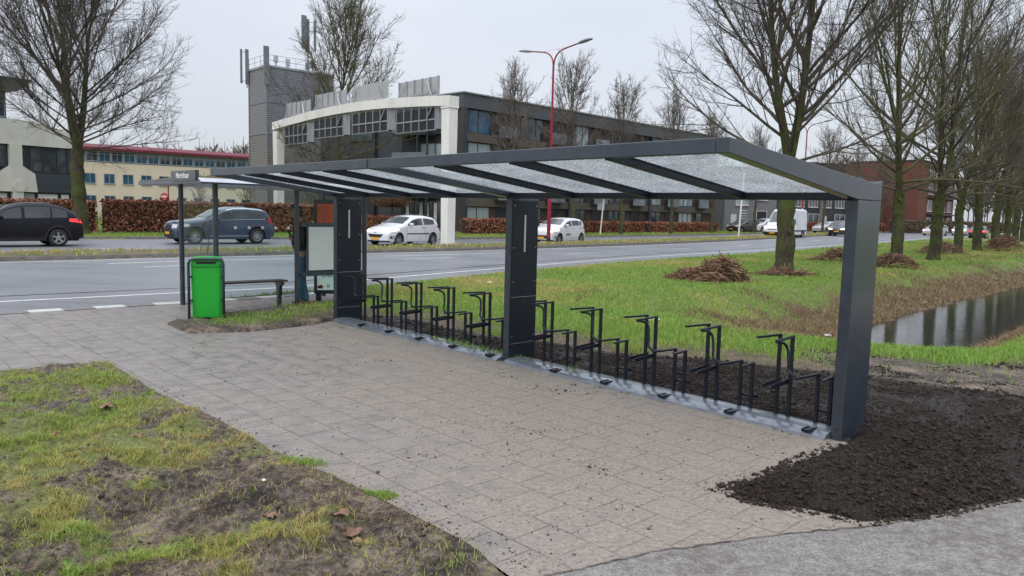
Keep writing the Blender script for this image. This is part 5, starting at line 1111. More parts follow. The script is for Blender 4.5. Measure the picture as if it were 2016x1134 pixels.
# ================================================================== VEHICLES (local x = forward, y = left, z up)
def curve_fn(pts):
    P = np.array(pts, float); xs = np.linspace(P[0, 0], P[-1, 0], 400); z = np.interp(xs, P[:, 0], P[:, 1]); k = np.hanning(15); k /= k.sum()
    zp = np.pad(z, 7, mode='edge'); zs = np.convolve(zp, k, 'valid'); zs[:4] = z[:4]; zs[-4:] = z[-4:]
    return lambda x: np.interp(x, xs, zs)
def car(name, label, loc, rz, paint, L, Wd, top, belt, wr, wf, wb, sill=.22, tumble=.20, wins=(), shield=None, rear=None, plate=True, lit=False, tail_lit=False, spokes=5, grille=None, trim=None, group=None, head=None, tail=None, cap_glass=None, clad=False, sideglass=None, mirror_x=None, extra=None, nose=.16):
    """x measured from the front bumper (0) to the rear (L); placed with its centre at the origin, front towards +x"""
    T = thing(name, label, 'van' if 'van' in name else 'car', loc, rz, group); hw = Wd / 2; tf = curve_fn(top); H = max(p[1] for p in top); zb = lambda x: np.interp(x, [p[0] for p in belt], [p[1] for p in belt])
    sg = sideglass or M['carglass']
    def w_(x, z):
        p = 1 - .11 * np.clip((.75 - x) / .75, 0, 1) ** 2 - .09 * np.clip((x - (L - .6)) / .6, 0, 1) ** 2
        b = zb(x); lo = 1 - .05 * np.clip((.55 - z) / .4, 0, 1) ** 2 - .015 * np.clip((z - .75) / .4, 0, 1); up = 1 - tumble * np.clip((z - b) / max(H - 1.0, .3), 0, 1.2)
        dz = tf(x) - z; rd = 1 - .10 * np.clip(1 - dz / .13, 0, 1) ** 2
        return hw * p * np.where(z > b, up, 1) * lo * rd
    def dfm(x, y):
        q = (y / hw) ** 2; return x + nose * q * np.clip(1 - x / 1.1, 0, 1) - .12 * q * np.clip(1 - (L - x) / .8, 0, 1)
    G = lambda x, y, z: (L / 2 - dfm(x, y), y, z)
    axles = (wf, wf + wb)
    xs = np.unique(np.concatenate([np.linspace(0, .35, 9), np.linspace(.35, L - .3, 46), np.linspace(L - .3, L, 9)] + [ax + (wr + .065) * np.cos(np.linspace(0, math.pi, 17)) for ax in axles]))
    def bot(x):
        b = np.full(np.shape(x), sill, float)
        for ax in axles: q = (wr + .065) ** 2 - (x - ax) ** 2; b = np.where(q > 0, np.maximum(b, wr + np.sqrt(np.maximum(q, 0)) * 1.0), b)
        b = b + .06 * np.clip((.3 - x) / .3, 0, 1) + .12 * np.clip((x - (L - .45)) / .45, 0, 1); return b
    nz = 15; B = bot(xs); Tp = tf(xs); u = np.linspace(0, 1, nz) ** .85; mb = MB(); n = len(xs); nc = 9
    for s in (1, -1):
        V = []
        for i in range(n):
            for k in range(nz): z = B[i] + (max(Tp[i], B[i] + .03) - B[i]) * u[k]; V.append(G(xs[i], s * float(w_(xs[i], z)), z))
        mb.add(V, [(i * nz + k, (i + 1) * nz + k, (i + 1) * nz + k + 1, i * nz + k + 1) for i in range(n - 1) for k in range(nz - 1)])
    V = []
    def cap(x, v): wt = float(w_(x, tf(x))); return G(x, v * wt, float(tf(x)) + .045 * (1 - v * v) * (.4 + .6 * (tf(x) > zb(x))))
    for i in range(n):
        for v in np.linspace(-1, 1, nc): V.append(cap(xs[i], v))
    mb.add(V, [(i * nc + k, i * nc + k + 1, (i + 1) * nc + k + 1, (i + 1) * nc + k) for i in range(n - 1) for k in range(nc - 1)])
    for x_ in (0, L):
        V = []
        for z in np.linspace(float(bot(np.array([x_]))[0]), float(tf(x_)), 4):
            for v in np.linspace(-1, 1, nc): V.append(G(x_, v * float(w_(x_, z)), z + .045 * (1 - v * v) * .4 * (z > float(tf(x_)) - .01)))
        mb.add(V, [(i * nc + k, i * nc + k + 1, (i + 1) * nc + k + 1, (i + 1) * nc + k) for i in range(3) for k in range(nc - 1)])
    body = mb.build('body', paint, T, smooth=True)
    import bmesh
    bm = bmesh.new(); bm.from_mesh(body.data); bmesh.ops.remove_doubles(bm, verts=bm.verts, dist=.002); bmesh.ops.recalc_face_normals(bm, faces=bm.faces); bm.to_mesh(body.data); bm.free()
    un = MB(); un.box(-L / 2 + .25, L / 2 - .25, -hw + .16, hw - .16, sill - .02, .72); un.build('underbody', M['black'], T)
    def side_patch(nm, x0, x1, lo, hi, m, off=.008, both=True, n_=14, parent=None, k_=4):
        for s in ((1, -1) if both else (1,)):
            X_ = np.linspace(x0, x1, n_); V = []
            for x in X_:
                a_, b_ = float(lo(x)), float(hi(x)); b_ = max(b_, a_ + .002)
                for k in range(k_): z = a_ + (b_ - a_) * k / (k_ - 1); V.append(G(x, s * (float(w_(x, z)) + off), z))
            MB().add(V, [(i * k_ + k, (i + 1) * k_ + k, (i + 1) * k_ + k + 1, i * k_ + k + 1) for i in range(n_ - 1) for k in range(k_ - 1)]).build(nm, m, parent or T, smooth=True)
    def xfront(z, rearside=False):
        X_ = np.linspace(0, 1.2, 200); X_ = L - X_ if rearside else X_; t_ = tf(X_); k = np.argmax(t_ >= z - 1e-4); return float(X_[k])
    def front_patch(nm, y0, y1, z0, z1, m, rearside=False, off=.012, taper=0., n_=7, thick=0):
        V = []
        for k in range(4):
            z = z0 + (z1 - z0) * k / 3; x = xfront(z, rearside); yy0 = y0 + taper * (1 - k / 3) * (1 if y0 < 0 else 0); yy1 = y1 - taper * (1 - k / 3) * (1 if y1 > 0 else 0)
            for y in np.linspace(yy0, yy1, n_): q = G(x, y, z); V.append((q[0] + (off if not rearside else -off), q[1], q[2]))
        MB().add(V, [(i * n_ + k, i * n_ + k + 1, (i + 1) * n_ + k + 1, (i + 1) * n_ + k) for i in range(3) for k in range(n_ - 1)]).build(nm, m, T, smooth=True)
    for (x0, x1) in wins: side_patch('window', x0, x1, lambda x: zb(x) + .015, lambda x: np.minimum(tf(x) - .12, H - .12), sg)
    def cap_patch(nm, x0, x1, v, m, off=.009):
        X_ = np.linspace(x0, x1, 9); V = []
        for x in X_:
            for q in np.linspace(-v, v, 9): c = cap(x, q); V.append((c[0] + (off * .6 if x < L / 2 else -off * .6), c[1], c[2] + off))
        MB().add(V, [(i * 9 + k, i * 9 + k + 1, (i + 1) * 9 + k + 1, (i + 1) * 9 + k) for i in range(8) for k in range(8)]).build(nm, m, T, smooth=True)
    if shield: cap_patch('windscreen', *shield, .93, cap_glass or M['carglass_light'])
    if rear: cap_patch('rear_window', *rear, .90, M['carglass'])
    if head:
        x1, z0, z1, y0 = head
        for s in (1, -1): front_patch('headlight', *sorted((s * y0, s * hw * .86)), z0, z1, M['lamp_on'] if lit else M['lens_white'])
        side_patch('headlight', .02, x1, lambda x: z0 + .02 + (z1 - z0) * .4 * x / x1, lambda x: np.minimum(z1 + .03, tf(x) - .03), M['lamp_on'] if lit else M['lens_white'], n_=6)
    if tail:
        x0, z0, z1 = tail
        side_patch('tail_light', x0, L - .02, lambda x: z0 + (z1 - z0) * .35 * (L - x) / (L - x0), lambda x: np.minimum(z1, tf(x) - .02), M['tail_on'] if tail_lit else M['lens_red'], n_=6)
        for s in (1, -1): front_patch('tail_light', *sorted((s * hw * .55, s * hw * .86)), z0 + .02, z1, M['tail_on'] if tail_lit else M['lens_red'], True)
    if grille:
        for (y_, z0, z1, tp) in grille: front_patch('grille', -y_, y_, z0, z1, M['black'], off=.010, taper=tp)
    if plate: front_patch('number_plate', -.26, .26, plate[0], plate[0] + .11, M['plate'], off=.022); front_patch('number_plate', -.26, .26, plate[1], plate[1] + .11, M['plate'], True, off=.022)
    if clad:
        side_patch('sill_trim', wf + wr + .10, wf + wb - wr - .10, lambda x: sill + .005, lambda x: sill + .12, M['black'], .012)
        for ax in axles:
            for s in (1, -1):
                a = MB(); V = []
                for q in np.linspace(0, math.pi, 15):
                    for rr_ in (wr + .055, wr + .115): x = ax + rr_ * math.cos(q); z = wr + rr_ * math.sin(q); V.append(G(x, s * (float(w_(x, z)) + .010), z))
                a.add(V, [(i * 2, i * 2 + 1, i * 2 + 3, i * 2 + 2) for i in range(14)]); a.build('arch_trim', M['black'], T, smooth=True)
    if trim:
        for (nm, x0, x1, z0, z1, m) in trim: side_patch(nm, x0, x1, lambda x: z0, lambda x: z1, m, .014, n_=6, k_=2)
    for ax in axles:
        for s in (1, -1):
            a = MB(); yo = s * (hw - .015); yi = s * (hw - .22); x_ = L / 2 - ax
            a.lathe([(wr * .64, yo - s * .01), (wr * .72, yo), (wr * .93, yo - s * .005), (wr, yo - s * .04), (wr, yi + s * .04), (wr * .9, yi), (wr * .6, yi)], (x_, 0, wr), 1, 26)
            wh = a.build('wheel', M['black'], T, smooth=True)
            a = MB(); a.lathe([(wr * .64, yo - s * .012), (wr * .60, yo - s * .02), (wr * .58, yo - s * .07)], (x_, 0, wr), 1, 26)
            for q in range(spokes):
                q0 = 2 * math.pi * q / spokes + .3
                a.bar((x_ + .03 * math.cos(q0), yo - s * .03, wr + .03 * math.sin(q0)), (x_ + wr * .62 * math.cos(q0), yo - s * .022, wr + wr * .62 * math.sin(q0)), wr * (.20 if spokes < 8 else .13), .02, up=(0, 1, 0))
            a.lathe([(.0001, yo - s * .012), (wr * .17, yo - s * .018), (wr * .17, yo - s * .05)], (x_, 0, wr), 1, 14); a.build('rim', M['rim'], wh)
            a = MB(); a.lathe([(.0001, yo - s * .075), (wr * .6, yo - s * .075)], (x_, 0, wr), 1, 20); a.build('brake_disc', M['dark_void'], wh)
    if mirror_x:
        for s in (1, -1):
            z = float(zb(mirror_x)) + .07; y = s * (float(w_(mirror_x, z)) + .11); c = G(mirror_x, y, z); a = MB()
            V = []
            for dx, f in ((-.07, .55), (-.03, 1), (.05, .95), (.09, .5)):
                for (yy, zz) in ((-.09, -.06), (.09, -.06), (.10, .03), (.06, .075), (-.08, .06)): V.append((c[0] - dx, c[1] + yy * (.7 + .3 * f), c[2] + zz * f))
            a.add(V, [(i * 5 + j, i * 5 + (j + 1) % 5, (i + 1) * 5 + (j + 1) % 5, (i + 1) * 5 + j) for i in range(3) for j in range(5)] + [tuple(range(5)), tuple(range(15, 20))]); a.build('wing_mirror', paint, T, smooth=False, bevel=.012)
    if extra: extra(T, side_patch, front_patch, G, zb, tf, w_)
    return T
def paint(name, c, c2): return mat(name, c, .22, c2=c2, scale=2.5, coat=.8, spec=.5)
P_white = paint('white_car_paint', (.72, .73, .76), (.66, .67, .70)); P_black = mat('black_purple_car_paint', (.006, .006, .011), .2, c2=(.009, .009, .015), scale=2.5, coat=0., spec=.3)
P_blue = paint('denim_blue_car_paint', (.018, .034, .075), (.026, .045, .092)); P_navy = paint('navy_car_paint', (.012, .017, .035), (.018, .024, .045))
P_silver = paint('silver_car_paint', (.42, .43, .45), (.36, .37, .39)); P_dark = paint('dark_grey_car_paint', (.02, .021, .024), (.03, .031, .035))
road_dir = lambda x, y: (lambda k: math.atan2(*(MED[min(k + 3, len(MED) - 1)] - MED[max(k - 3, 0)])[::-1]))(int(np.argmin(np.hypot(MED[:, 0] - x, MED[:, 1] - y))))
ZR = -.035
def hnd(xs_, z, d=.0):
    def f(T, sp, fp, G, zb, tf, w_):
        for x in xs_: sp('door_handle', x, x + .17, lambda q: z, lambda q: z + .035, M['chrome'] if d else M['black'], .022, n_=3, k_=2)
    return f
# black SUV leaving the frame on the left
SUVK = [(0, .62), (.05, .80), (.22, .95), (.9, 1.06), (1.30, 1.14), (2.05, 1.55), (2.5, 1.65), (3.2, 1.66), (3.75, 1.58), (4.2, 1.38), (4.40, 1.20), (4.52, 1.02), (4.60, .82), (4.62, .6)]
car('suv_car', 'black-purple SUV cut off by the left edge with its tail light glowing', (-19.35, 29.35, ZR), road_dir(-15, 22) + math.pi, P_black, 4.62, 1.88, SUVK, [(0, .9), (1.3, 1.05), (4.2, 1.13)], .35, .92, 2.71, .24, .19,
    wins=[(1.55, 2.42), (2.52, 3.38), (3.44, 3.98)], shield=(1.38, 2.02), rear=(3.85, 4.32), plate=(.42, .75), tail_lit=True, spokes=5, head=(.5, .68, .84, .45), tail=(4.05, .92, 1.10), clad=True, mirror_x=1.72, grille=[(.5, .36, .66, .05)], extra=hnd((2.25, 3.2), .93))
# blue SUV behind the bus shelter
SUVX = [(0, .64), (.05, .86), (.2, .98), (.95, 1.07), (1.42, 1.13), (2.15, 1.55), (2.6, 1.65), (3.3, 1.67), (4.0, 1.61), (4.32, 1.50), (4.50, 1.22), (4.62, 1.0), (4.68, .8), (4.69, .6)]
def xtra(T, sp, fp, G, zb, tf, w_):
    sp('window_trim', 1.62, 4.15, lambda x: zb(x) - .005, lambda x: zb(x) + .014, M['chrome'], .013, n_=14, k_=2)
    sp('roof_rail', 2.3, 4.05, lambda x: tf(x) - .055, lambda x: tf(x) - .022, M['chrome'], .02, n_=12, k_=2)
    sp('sill_chrome', 1.5, 3.3, lambda x: .36, lambda x: .395, M['chrome'], .02, n_=6, k_=2)
    for x in (2.35, 3.35): sp('door_handle', x, x + .18, lambda q: .97, lambda q: 1.0, P_blue, .024, n_=3, k_=2)
car('suv_car', 'dark blue SUV with chrome window trim seen through the bus shelter glass', (-13.62, 35.2, ZR), road_dir(-10, 27) + math.pi, P_blue, 4.69, 1.92, SUVX, [(0, .92), (1.4, 1.07), (4.3, 1.16)], .37, .86, 2.86, .24, .18,
    wins=[(1.62, 2.50), (2.60, 3.48), (3.55, 4.22)], shield=(1.50, 2.12), rear=(4.02, 4.46), plate=(.44, .80), spokes=10, head=(.55, .72, .88, .42), tail=(4.30, .85, 1.30), mirror_x=1.86, grille=[(.42, .55, .84, .03), (.6, .30, .46, .05)], extra=xtra)
# white three-door hatchback
HAT = [(0, .55), (.06, .70), (.35, .84), (.8, .95), (1.15, 1.03), (1.85, 1.38), (2.3, 1.46), (2.9, 1.46), (3.45, 1.38), (3.65, 1.28), (3.86, 1.0), (3.98, .78), (4.02, .55)]
def hx_(T, sp, fp, G, zb, tf, w_):
    sp('door_strip', 1.35, 3.0, lambda x: .56, lambda x: .61, M['black'], .018, n_=6, k_=2); hnd((2.45,), .86)(T, sp, fp, G, zb, tf, w_)
    fp('badge', -.07, .07, .62, .68, M['rim']); sp('fog_lamp', .10, .36, lambda x: .36, lambda x: .48, M['black'], .012, n_=4); sp('fog_lamp', .20, .31, lambda x: .39, lambda x: .455, M['lens_white'], .018, n_=3)
    sp('door_seam', 1.32, 1.335, lambda x: .35, lambda x: .95, M['dark_void'], .009, n_=2); sp('door_seam', 2.72, 2.735, lambda x: .35, lambda x: .97, M['dark_void'], .009, n_=2)
car('hatchback', 'white three-door hatchback with a black side strip driving towards the camera', (-5.55, 38.3, ZR), math.atan2(-.82, -.57), P_white, 4.02, 1.74, HAT, [(0, .8), (1.1, .95), (3.7, 1.05)], .30, .78, 2.54, .20, .20,
    wins=[(1.42, 2.52), (2.60, 3.42)], shield=(1.20, 1.82), rear=(3.5, 3.78), plate=(.30, .60), lit=True, spokes=9, head=(.72, .66, .80, .38), tail=(3.68, .80, 1.02), mirror_x=1.58, grille=[(.52, .40, .56, .18)], extra=hx_)
# small white five-door
SML = [(0, .58), (.05, .74), (.28, .88), (.65, .98), (.95, 1.05), (1.62, 1.40), (2.05, 1.48), (2.7, 1.48), (3.2, 1.42), (3.38, 1.32), (3.54, 1.02), (3.65, .78), (3.67, .56)]
def ix(T, sp, fp, G, zb, tf, w_):
    hnd((2.0, 2.85), .9)(T, sp, fp, G, zb, tf, w_)
    for k, (a_, b_) in enumerate(((1.42, 1.52), (1.55, 1.60), (1.63, 1.74), (1.77, 1.86))): sp('door_lettering', a_, b_, lambda x: .50 + .012 * (k % 2), lambda x: .585 + .02 * (k % 2), M['black'], .012, n_=3, k_=2)
    sp('fog_lamp', .14, .28, lambda x: .36, lambda x: .36 + .18 * (x - .14) / .14, M['black'], .012, n_=4)
car('hatchback', 'small white five-door hatchback half hidden by the middle post and red lamp post', (2.65, 44.9, ZR), math.atan2(-.80, -.60), P_white, 3.67, 1.68, SML, [(0, .8), (1.0, .98), (3.4, 1.10)], .295, .72, 2.42, .19, .19,
    wins=[(1.22, 2.02), (2.10, 2.84), (2.90, 3.15)], shield=(1.02, 1.60), rear=(3.25, 3.48), plate=(.30, .72), lit=True, spokes=6, head=(.62, .68, .82, .36), tail=(3.38, .82, 1.05), mirror_x=1.38, grille=[(.5, .30, .5, .1)], extra=ix)
# white van
VAN = [(0, .62), (.05, .88), (.3, 1.05), (.75, 1.18), (1.05, 1.30), (1.72, 2.12), (2.15, 2.55), (2.7, 2.66), (4.0, 2.68), (5.2, 2.66), (5.75, 2.60), (5.90, 2.4), (5.93, .6)]
def vx(T, sp, fp, G, zb, tf, w_):
    fp('badge', -.1, .1, .86, .99, M['rim']); sp('side_seam', 1.9, 1.93, lambda x: .5, lambda x: 2.2, M['frame_grey'], .009, n_=2); sp('side_seam', 3.4, 3.43, lambda x: .5, lambda x: 2.2, M['frame_grey'], .009, n_=2)
    sp('bump_strip', 1.7, 5.6, lambda x: .60, lambda x: .72, M['black'], .014, n_=6, k_=2); fp('bumper', -.92, .92, .32, .56, M['black'])
    sp('blue_emblem', 2.5, 2.95, lambda x: 1.25, lambda x: 1.75, M['winglass_blue'], .012, n_=5)
car('delivery_van', 'white high-roof van with dark bumper partly behind the mossy tree trunk', (25.4, 71.0, ZR), math.atan2(-.74, -.67), P_white, 5.93, 1.98, VAN, [(0, 1.1), (1.1, 1.35), (2.2, 1.45), (5.9, 1.45)], .35, 1.0, 3.67, .30, .10,
    wins=[(1.45, 2.15)], shield=(1.12, 2.0), plate=(.40, .9), lit=True, spokes=6, head=(.45, .84, 1.03, .55), tail=(5.7, .9, 1.3), mirror_x=1.55, grille=[(.45, .72, .92, .04)], extra=vx, cap_glass=M['carglass_light'])
# smaller traffic and parked cars
SED = HAT
car('suv_car', 'navy blue SUV approaching behind the near shelter post', (36.0, 83.6, ZR), math.atan2(-.82, -.57), P_navy, 4.4, 1.84, [(p[0] * 4.4 / 4.62, p[1]) for p in SUVK], [(0, .9), (1.25, 1.05), (4.1, 1.12)], .35, .85, 2.65, .24, .19, wins=[(1.5, 2.3), (2.4, 3.2), (3.3, 3.8)], shield=(1.3, 1.92), plate=(.48, .75), lit=True, head=(.45, .70, .88, .42), tail=(4.0, .9, 1.1), mirror_x=1.62, grille=[(.45, .5, .68, .05)])
car('parked_car', 'dark grey people carrier parked in front of the grey house end', (27.0, 93.5 - 4.2, 0), math.atan2(-.55, -.83), P_dark, 4.3, 1.8, [(p[0] * 4.3 / 4.02, p[1] * 1.08) for p in HAT], [(0, .85), (1.2, 1.0), (3.9, 1.1)], .31, .85, 2.7, .2, .2, wins=[(1.55, 2.7), (2.8, 3.6)], shield=(1.28, 1.95), plate=(.34, .65), head=(.6, .7, .86, .4), tail=(3.95, .85, 1.05), mirror_x=1.7, grille=[(.5, .42, .58, .1)])
car('parked_car', 'white crossover with roof rails parked behind the dark people carrier', (29.9, 91.0, 0), math.atan2(-.55, -.83), P_white, 4.3, 1.8, [(p[0] * 4.3 / 4.62, p[1]) for p in SUVK], [(0, .9), (1.2, 1.05), (4.0, 1.12)], .34, .85, 2.6, .24, .19, wins=[(1.5, 2.25), (2.35, 3.15), (3.25, 3.7)], shield=(1.28, 1.88), plate=(.48, .75), head=(.5, .7, .86, .42), tail=(3.9, .9, 1.1), mirror_x=1.6)
car('parked_car', 'silver hatchback parked by the hedge right of the van', (40.3, 102.0 - 4, 0), math.atan2(-.55, -.83), P_silver, 4.02, 1.74, HAT, [(0, .8), (1.1, .95), (3.7, 1.05)], .30, .78, 2.54, .2, .2, wins=[(1.42, 2.52), (2.60, 3.42)], shield=(1.2, 1.82), plate=(.3, .6), head=(.6, .66, .8, .38), tail=(3.7, .8, 1.0), mirror_x=1.58)
car('hatchback', 'silver hatchback on the far stretch of road between two mossy trunks', (55.2, 99.5, ZR), math.atan2(-.62, -.78), P_silver, 4.2, 1.76, [(p[0] * 4.2 / 4.02, p[1]) for p in HAT], [(0, .8), (1.15, .95), (3.85, 1.05)], .30, .82, 2.6, .2, .2, wins=[(1.48, 2.6), (2.7, 3.55)], shield=(1.25, 1.9), plate=(.3, .6), lit=True, head=(.6, .66, .8, .38), tail=(3.85, .8, 1.0), mirror_x=1.65)
car('saloon_car', 'dark car with glowing red tail lights driving away on the wet road', (53.9, 88.0, ZR), math.atan2(.81, .59), P_navy, 4.5, 1.8, [(0, .55), (.06, .7), (.9, .92), (1.35, 1.0), (2.05, 1.38), (2.6, 1.44), (3.2, 1.38), (3.85, 1.06), (4.35, 1.0), (4.47, .8), (4.5, .55)], [(0, .8), (1.3, .93), (4.2, .98)], .31, .9, 2.7, .19, .2, wins=[(1.6, 2.5), (2.6, 3.4)], shield=(1.42, 2.0), rear=(3.3, 3.8), plate=(.35, .62), tail_lit=True, head=(.5, .6, .75, .4), tail=(4.1, .72, .92), mirror_x=1.75)
car('hatchback', 'pale car seen end-on far down the road beyond the dark saloon', (62.0, 105.5, ZR), math.atan2(-.80, -.60), P_silver, 4.02, 1.74, HAT, [(0, .8), (1.1, .95), (3.7, 1.05)], .30, .78, 2.54, .2, .2, wins=[(1.42, 2.52), (2.6, 3.42)], shield=(1.2, 1.82), plate=(.3, .6), lit=True, head=(.6, .66, .8, .38), tail=(3.7, .8, 1.0))

# ================================================================== TREES
class TB:
    def __init__(s): s.V = []; s.F = []; s.T = []; s.n = 0
    def tube(s, pts, rad, n, tint=0.):
        k = len(pts); d = np.empty_like(pts); d[:-1] = pts[1:] - pts[:-1]; d[-1] = d[-2]; d /= np.sqrt((d * d).sum(1))[:, None] + 1e-9
        ref = np.array([.31, .23, .92]) if abs(d[0, 2]) < .8 else np.array([.9, .3, .1]); a = np.cross(d, ref); a /= np.sqrt((a * a).sum(1))[:, None] + 1e-9; b = np.cross(d, a)
        th = np.arange(n) * 2 * math.pi / n; s.V.append((pts[:, None] + rad[:, None, None] * (a[:, None] * np.cos(th)[None, :, None] + b[:, None] * np.sin(th)[None, :, None])).reshape(-1, 3))
        i = np.repeat(np.arange(k - 1), n); j = np.tile(np.arange(n), k - 1); j2 = (j + 1) % n; s.F.append(np.c_[i * n + j, i * n + j2, (i + 1) * n + j2, (i + 1) * n + j] + s.n); s.n += k * n; s.T.append(np.full(k * n, tint))
    def build(s, name, m, parent, smooth=True): return npmesh(name, np.concatenate(s.V), np.concatenate(s.F), m, dict(tint=np.concatenate(s.T)), smooth=smooth, parent=parent)
def bark(name, moss_amt, c1, c2, moss):
    m = mat(name, c1, .9, spec=.2); t = m.node_tree; p = t.nodes['Principled BSDF']; g = N(t, 'ShaderNodeTexCoord').outputs['Object']
    mpn = N(t, 'ShaderNodeMapping'); mpn.inputs[3].default_value = (1, 1, .25); t.links.new(g, mpn.inputs[0]); n1 = noisen(t, mpn.outputs[0], 14, 5, .7); n2 = noisen(t, g, 2.2, 5, .65)
    c = rampn(t, n1, [(.3, c1), (.7, c2)]); c = mixc(t, mathn(t, 'MULTIPLY', rampn(t, n2, [(.42, 0.), (.58, 1.)]), moss_amt), c, moss)
    t.links.new(c, p.inputs['Base Color']); b = N(t, 'ShaderNodeBump'); b.inputs['Distance'].default_value = .03; t.links.new(n1, b.inputs['Height']); t.links.new(b.outputs[0], p.inputs['Normal']); return m
M['bark'] = bark('mossy_bark', .8, (.030, .026, .020), (.085, .075, .058), (.075, .095, .022))
M['bark_far'] = bark('grey_green_bark', .7, (.05, .045, .035), (.10, .09, .07), (.09, .10, .035))
M['twig'] = mat('bare_twigs', (.07, .061, .053), .9, c2=(.13, .113, .093), scale=1.5, spec=.2)
M['twig_green'] = mat('mossy_branches', (.085, .08, .05), .9, c2=(.14, .135, .075), scale=1.2, spec=.2)
M['twig_pale'] = mat('pale_bare_twigs', (.12, .105, .09), .9, c2=(.18, .155, .13), scale=1.5, spec=.2)
def make_tree(name, label, loc, rz, seed, H, th, r0, Lmax, limbs, nb, ntw, sub=3, forks=1, low=25, high=68, droop=0., mats=None, group=None, lean=(0, 0), tw_r=.006, base=.0, upb=.055, cat='tree', limb_k=1., jit=.065, span=.6):
    r = np.random.default_rng(seed); T = thing(name, label, cat, loc, rz, group); tk = TB(); cr = TB(); up = np.array([0, 0, 1.])
    def path(p, d, L, n, jit, upbias):
        pts = [p]; d = d / np.linalg.norm(d)
        for _ in range(n): d = d + r.normal(0, jit, 3) + up * upbias; d /= np.linalg.norm(d); pts.append(pts[-1] + d * L / n)
        return np.array(pts)
    # trunk with flare and slight bend
    z = np.concatenate([[-.3, 0, .15, .4], np.linspace(.65, th, 14)]) if th > 1 else np.array([-.3, 0, .15, .3, th]); bz_ = np.linspace(0, 1, 5); bk = np.c_[np.interp(z / th, bz_, r.normal(0, .06, 5)), np.interp(z / th, bz_, r.normal(0, .06, 5))]; bend = (bk + r.normal(0, .010, (len(z), 2))) * np.clip(z / th, 0, 1)[:, None]; lx = np.array(lean)[None] * (np.clip(z, 0, 99) / H)[:, None]
    pts = np.c_[bend + lx, z]; rad = r0 * np.interp(z, [-.3, 0, .15, .5, th], [1.5, 1.35, 1.2, 1.03, .86]) * r.uniform(.92, 1.10, len(z)); tk.tube(pts, rad, 14)
    for q in range(13): # burrs
        zz = r.uniform(th * .15, th); a = r.uniform(0, 6.28); c = np.array([np.interp(zz, z, pts[:, 0]) + r0 * .85 * math.cos(a), np.interp(zz, z, pts[:, 1]) + r0 * .85 * math.sin(a), zz]); tk.tube(c + np.array([[0, 0, -.12], [.03 * math.cos(a), .03 * math.sin(a), -.04], [.03 * math.cos(a), .03 * math.sin(a), .05], [0, 0, .12]]), r0 * np.array([.02, .20, .22, .02]) * r.uniform(.6, 1.25), 7)
    leaders = []
    for f in range(forks):
        a = 6.28 * f / forks + r.uniform(0, 1); sp = .0 if forks == 1 else .22 + .1 * r.uniform(); L = (H - th) * (1 if f == 0 else r.uniform(.72, .95))
        lp = path(pts[-1] - np.array([0, 0, .15]), np.array([sp * math.cos(a), sp * math.sin(a), 1]), L, 12, .045, .05); rr_ = r0 * (.78 if forks == 1 else .60) * np.linspace(1, .06, 13) ** 1.5; tk.tube(lp, rr_, 9); leaders.append((lp, rr_, L))
    def twigs(bp, L2, rb):
        nt = max(2, int(ntw * L2 / 2.2))
        for q in range(nt):
            f = r.uniform(.12, 1.); k = f * (len(bp) - 1); i = min(int(k), len(bp) - 2); p = bp[i] + (bp[i + 1] - bp[i]) * (k - i); d0 = bp[i + 1] - bp[i]; d0 = d0 / np.linalg.norm(d0)
            d = d0 + r.normal(0, .55, 3) + up * .12; L3 = r.uniform(.45, 1.15) * (1.15 - .45 * f) * min(1.2, .5 + L2 * .22); tp = path(p, d, L3, 3, .10, upb); cr.tube(tp, np.array([tw_r * 1.25, tw_r, tw_r * .8, tw_r * .45]), 3)
            for s in range(sub):
                f2 = r.uniform(.25, 1.); i2 = min(int(f2 * 3), 2); p2 = tp[i2] + (tp[i2 + 1] - tp[i2]) * (f2 * 3 - i2); d2 = (tp[i2 + 1] - tp[i2]); d2 = d2 / np.linalg.norm(d2) + r.normal(0, .5, 3) + up * .1; L4 = L3 * r.uniform(.3, .6); e = d2 / np.linalg.norm(d2)
                cr.tube(np.array([p2, p2 + e * L4 * .5 + r.normal(0, .02, 3), p2 + e * L4 + up * .04 * L4]), np.array([tw_r * .75, tw_r * .6, tw_r * .35]), 3)
    for k in range(limbs):
        u = (k + r.uniform(0, .9)) / limbs; lp, rr_, LL = leaders[k % len(leaders)]; u2 = base + (span - base) * u ** 1.1; kk = u2 * 12; i = min(int(kk), 11); p = lp[i] + (lp[i + 1] - lp[i]) * (kk - i); az = k * 2.4 + r.uniform(-.5, .5)
        el = R(low + (high - low) * u + r.uniform(-8, 8)); L = min(Lmax * r.uniform(.85, 1.12) * (.86 + .5 * u), (H - p[2]) / max(math.sin(el), .3) * r.uniform(.82, 1.0)); L = max(L, .8); d = np.array([math.cos(az) * math.cos(el), math.sin(az) * math.cos(el), math.sin(el)])
        n = 9; bp = path(p, d, L, n, jit, (upb if u > droop else -.015)); r1 = min(rr_[i] * .75, .010 + .0125 * L * limb_k); br = np.linspace(r1, .010, n + 1); (tk if L > 99 else cr).tube(bp, br, 6)
        m = max(3, int(nb * L / 4))
        for b in range(m):
            f = .18 + .8 * (b + r.uniform(0, 1)) / m; q = f * n; i2 = min(int(q), n - 1); p2 = bp[i2] + (bp[i2 + 1] - bp[i2]) * (q - i2); d0 = bp[i2 + 1] - bp[i2]; d0 /= np.linalg.norm(d0); d2 = d0 + r.normal(0, .5, 3) + up * .15; L2 = L * r.uniform(.26, .5) * (1.15 - .65 * f) + .35
            p3 = path(p2, d2, L2, 5, .09, upb * .9); cr.tube(p3, np.linspace(min(br[i2] * .62, .02), tw_r * 1.1, 6), 4); twigs(p3, L2, 0)
        twigs(bp[4:], L * .4, 0)
    for lp, rr_, LL in leaders: twigs(lp[7:], LL * .5, 0)
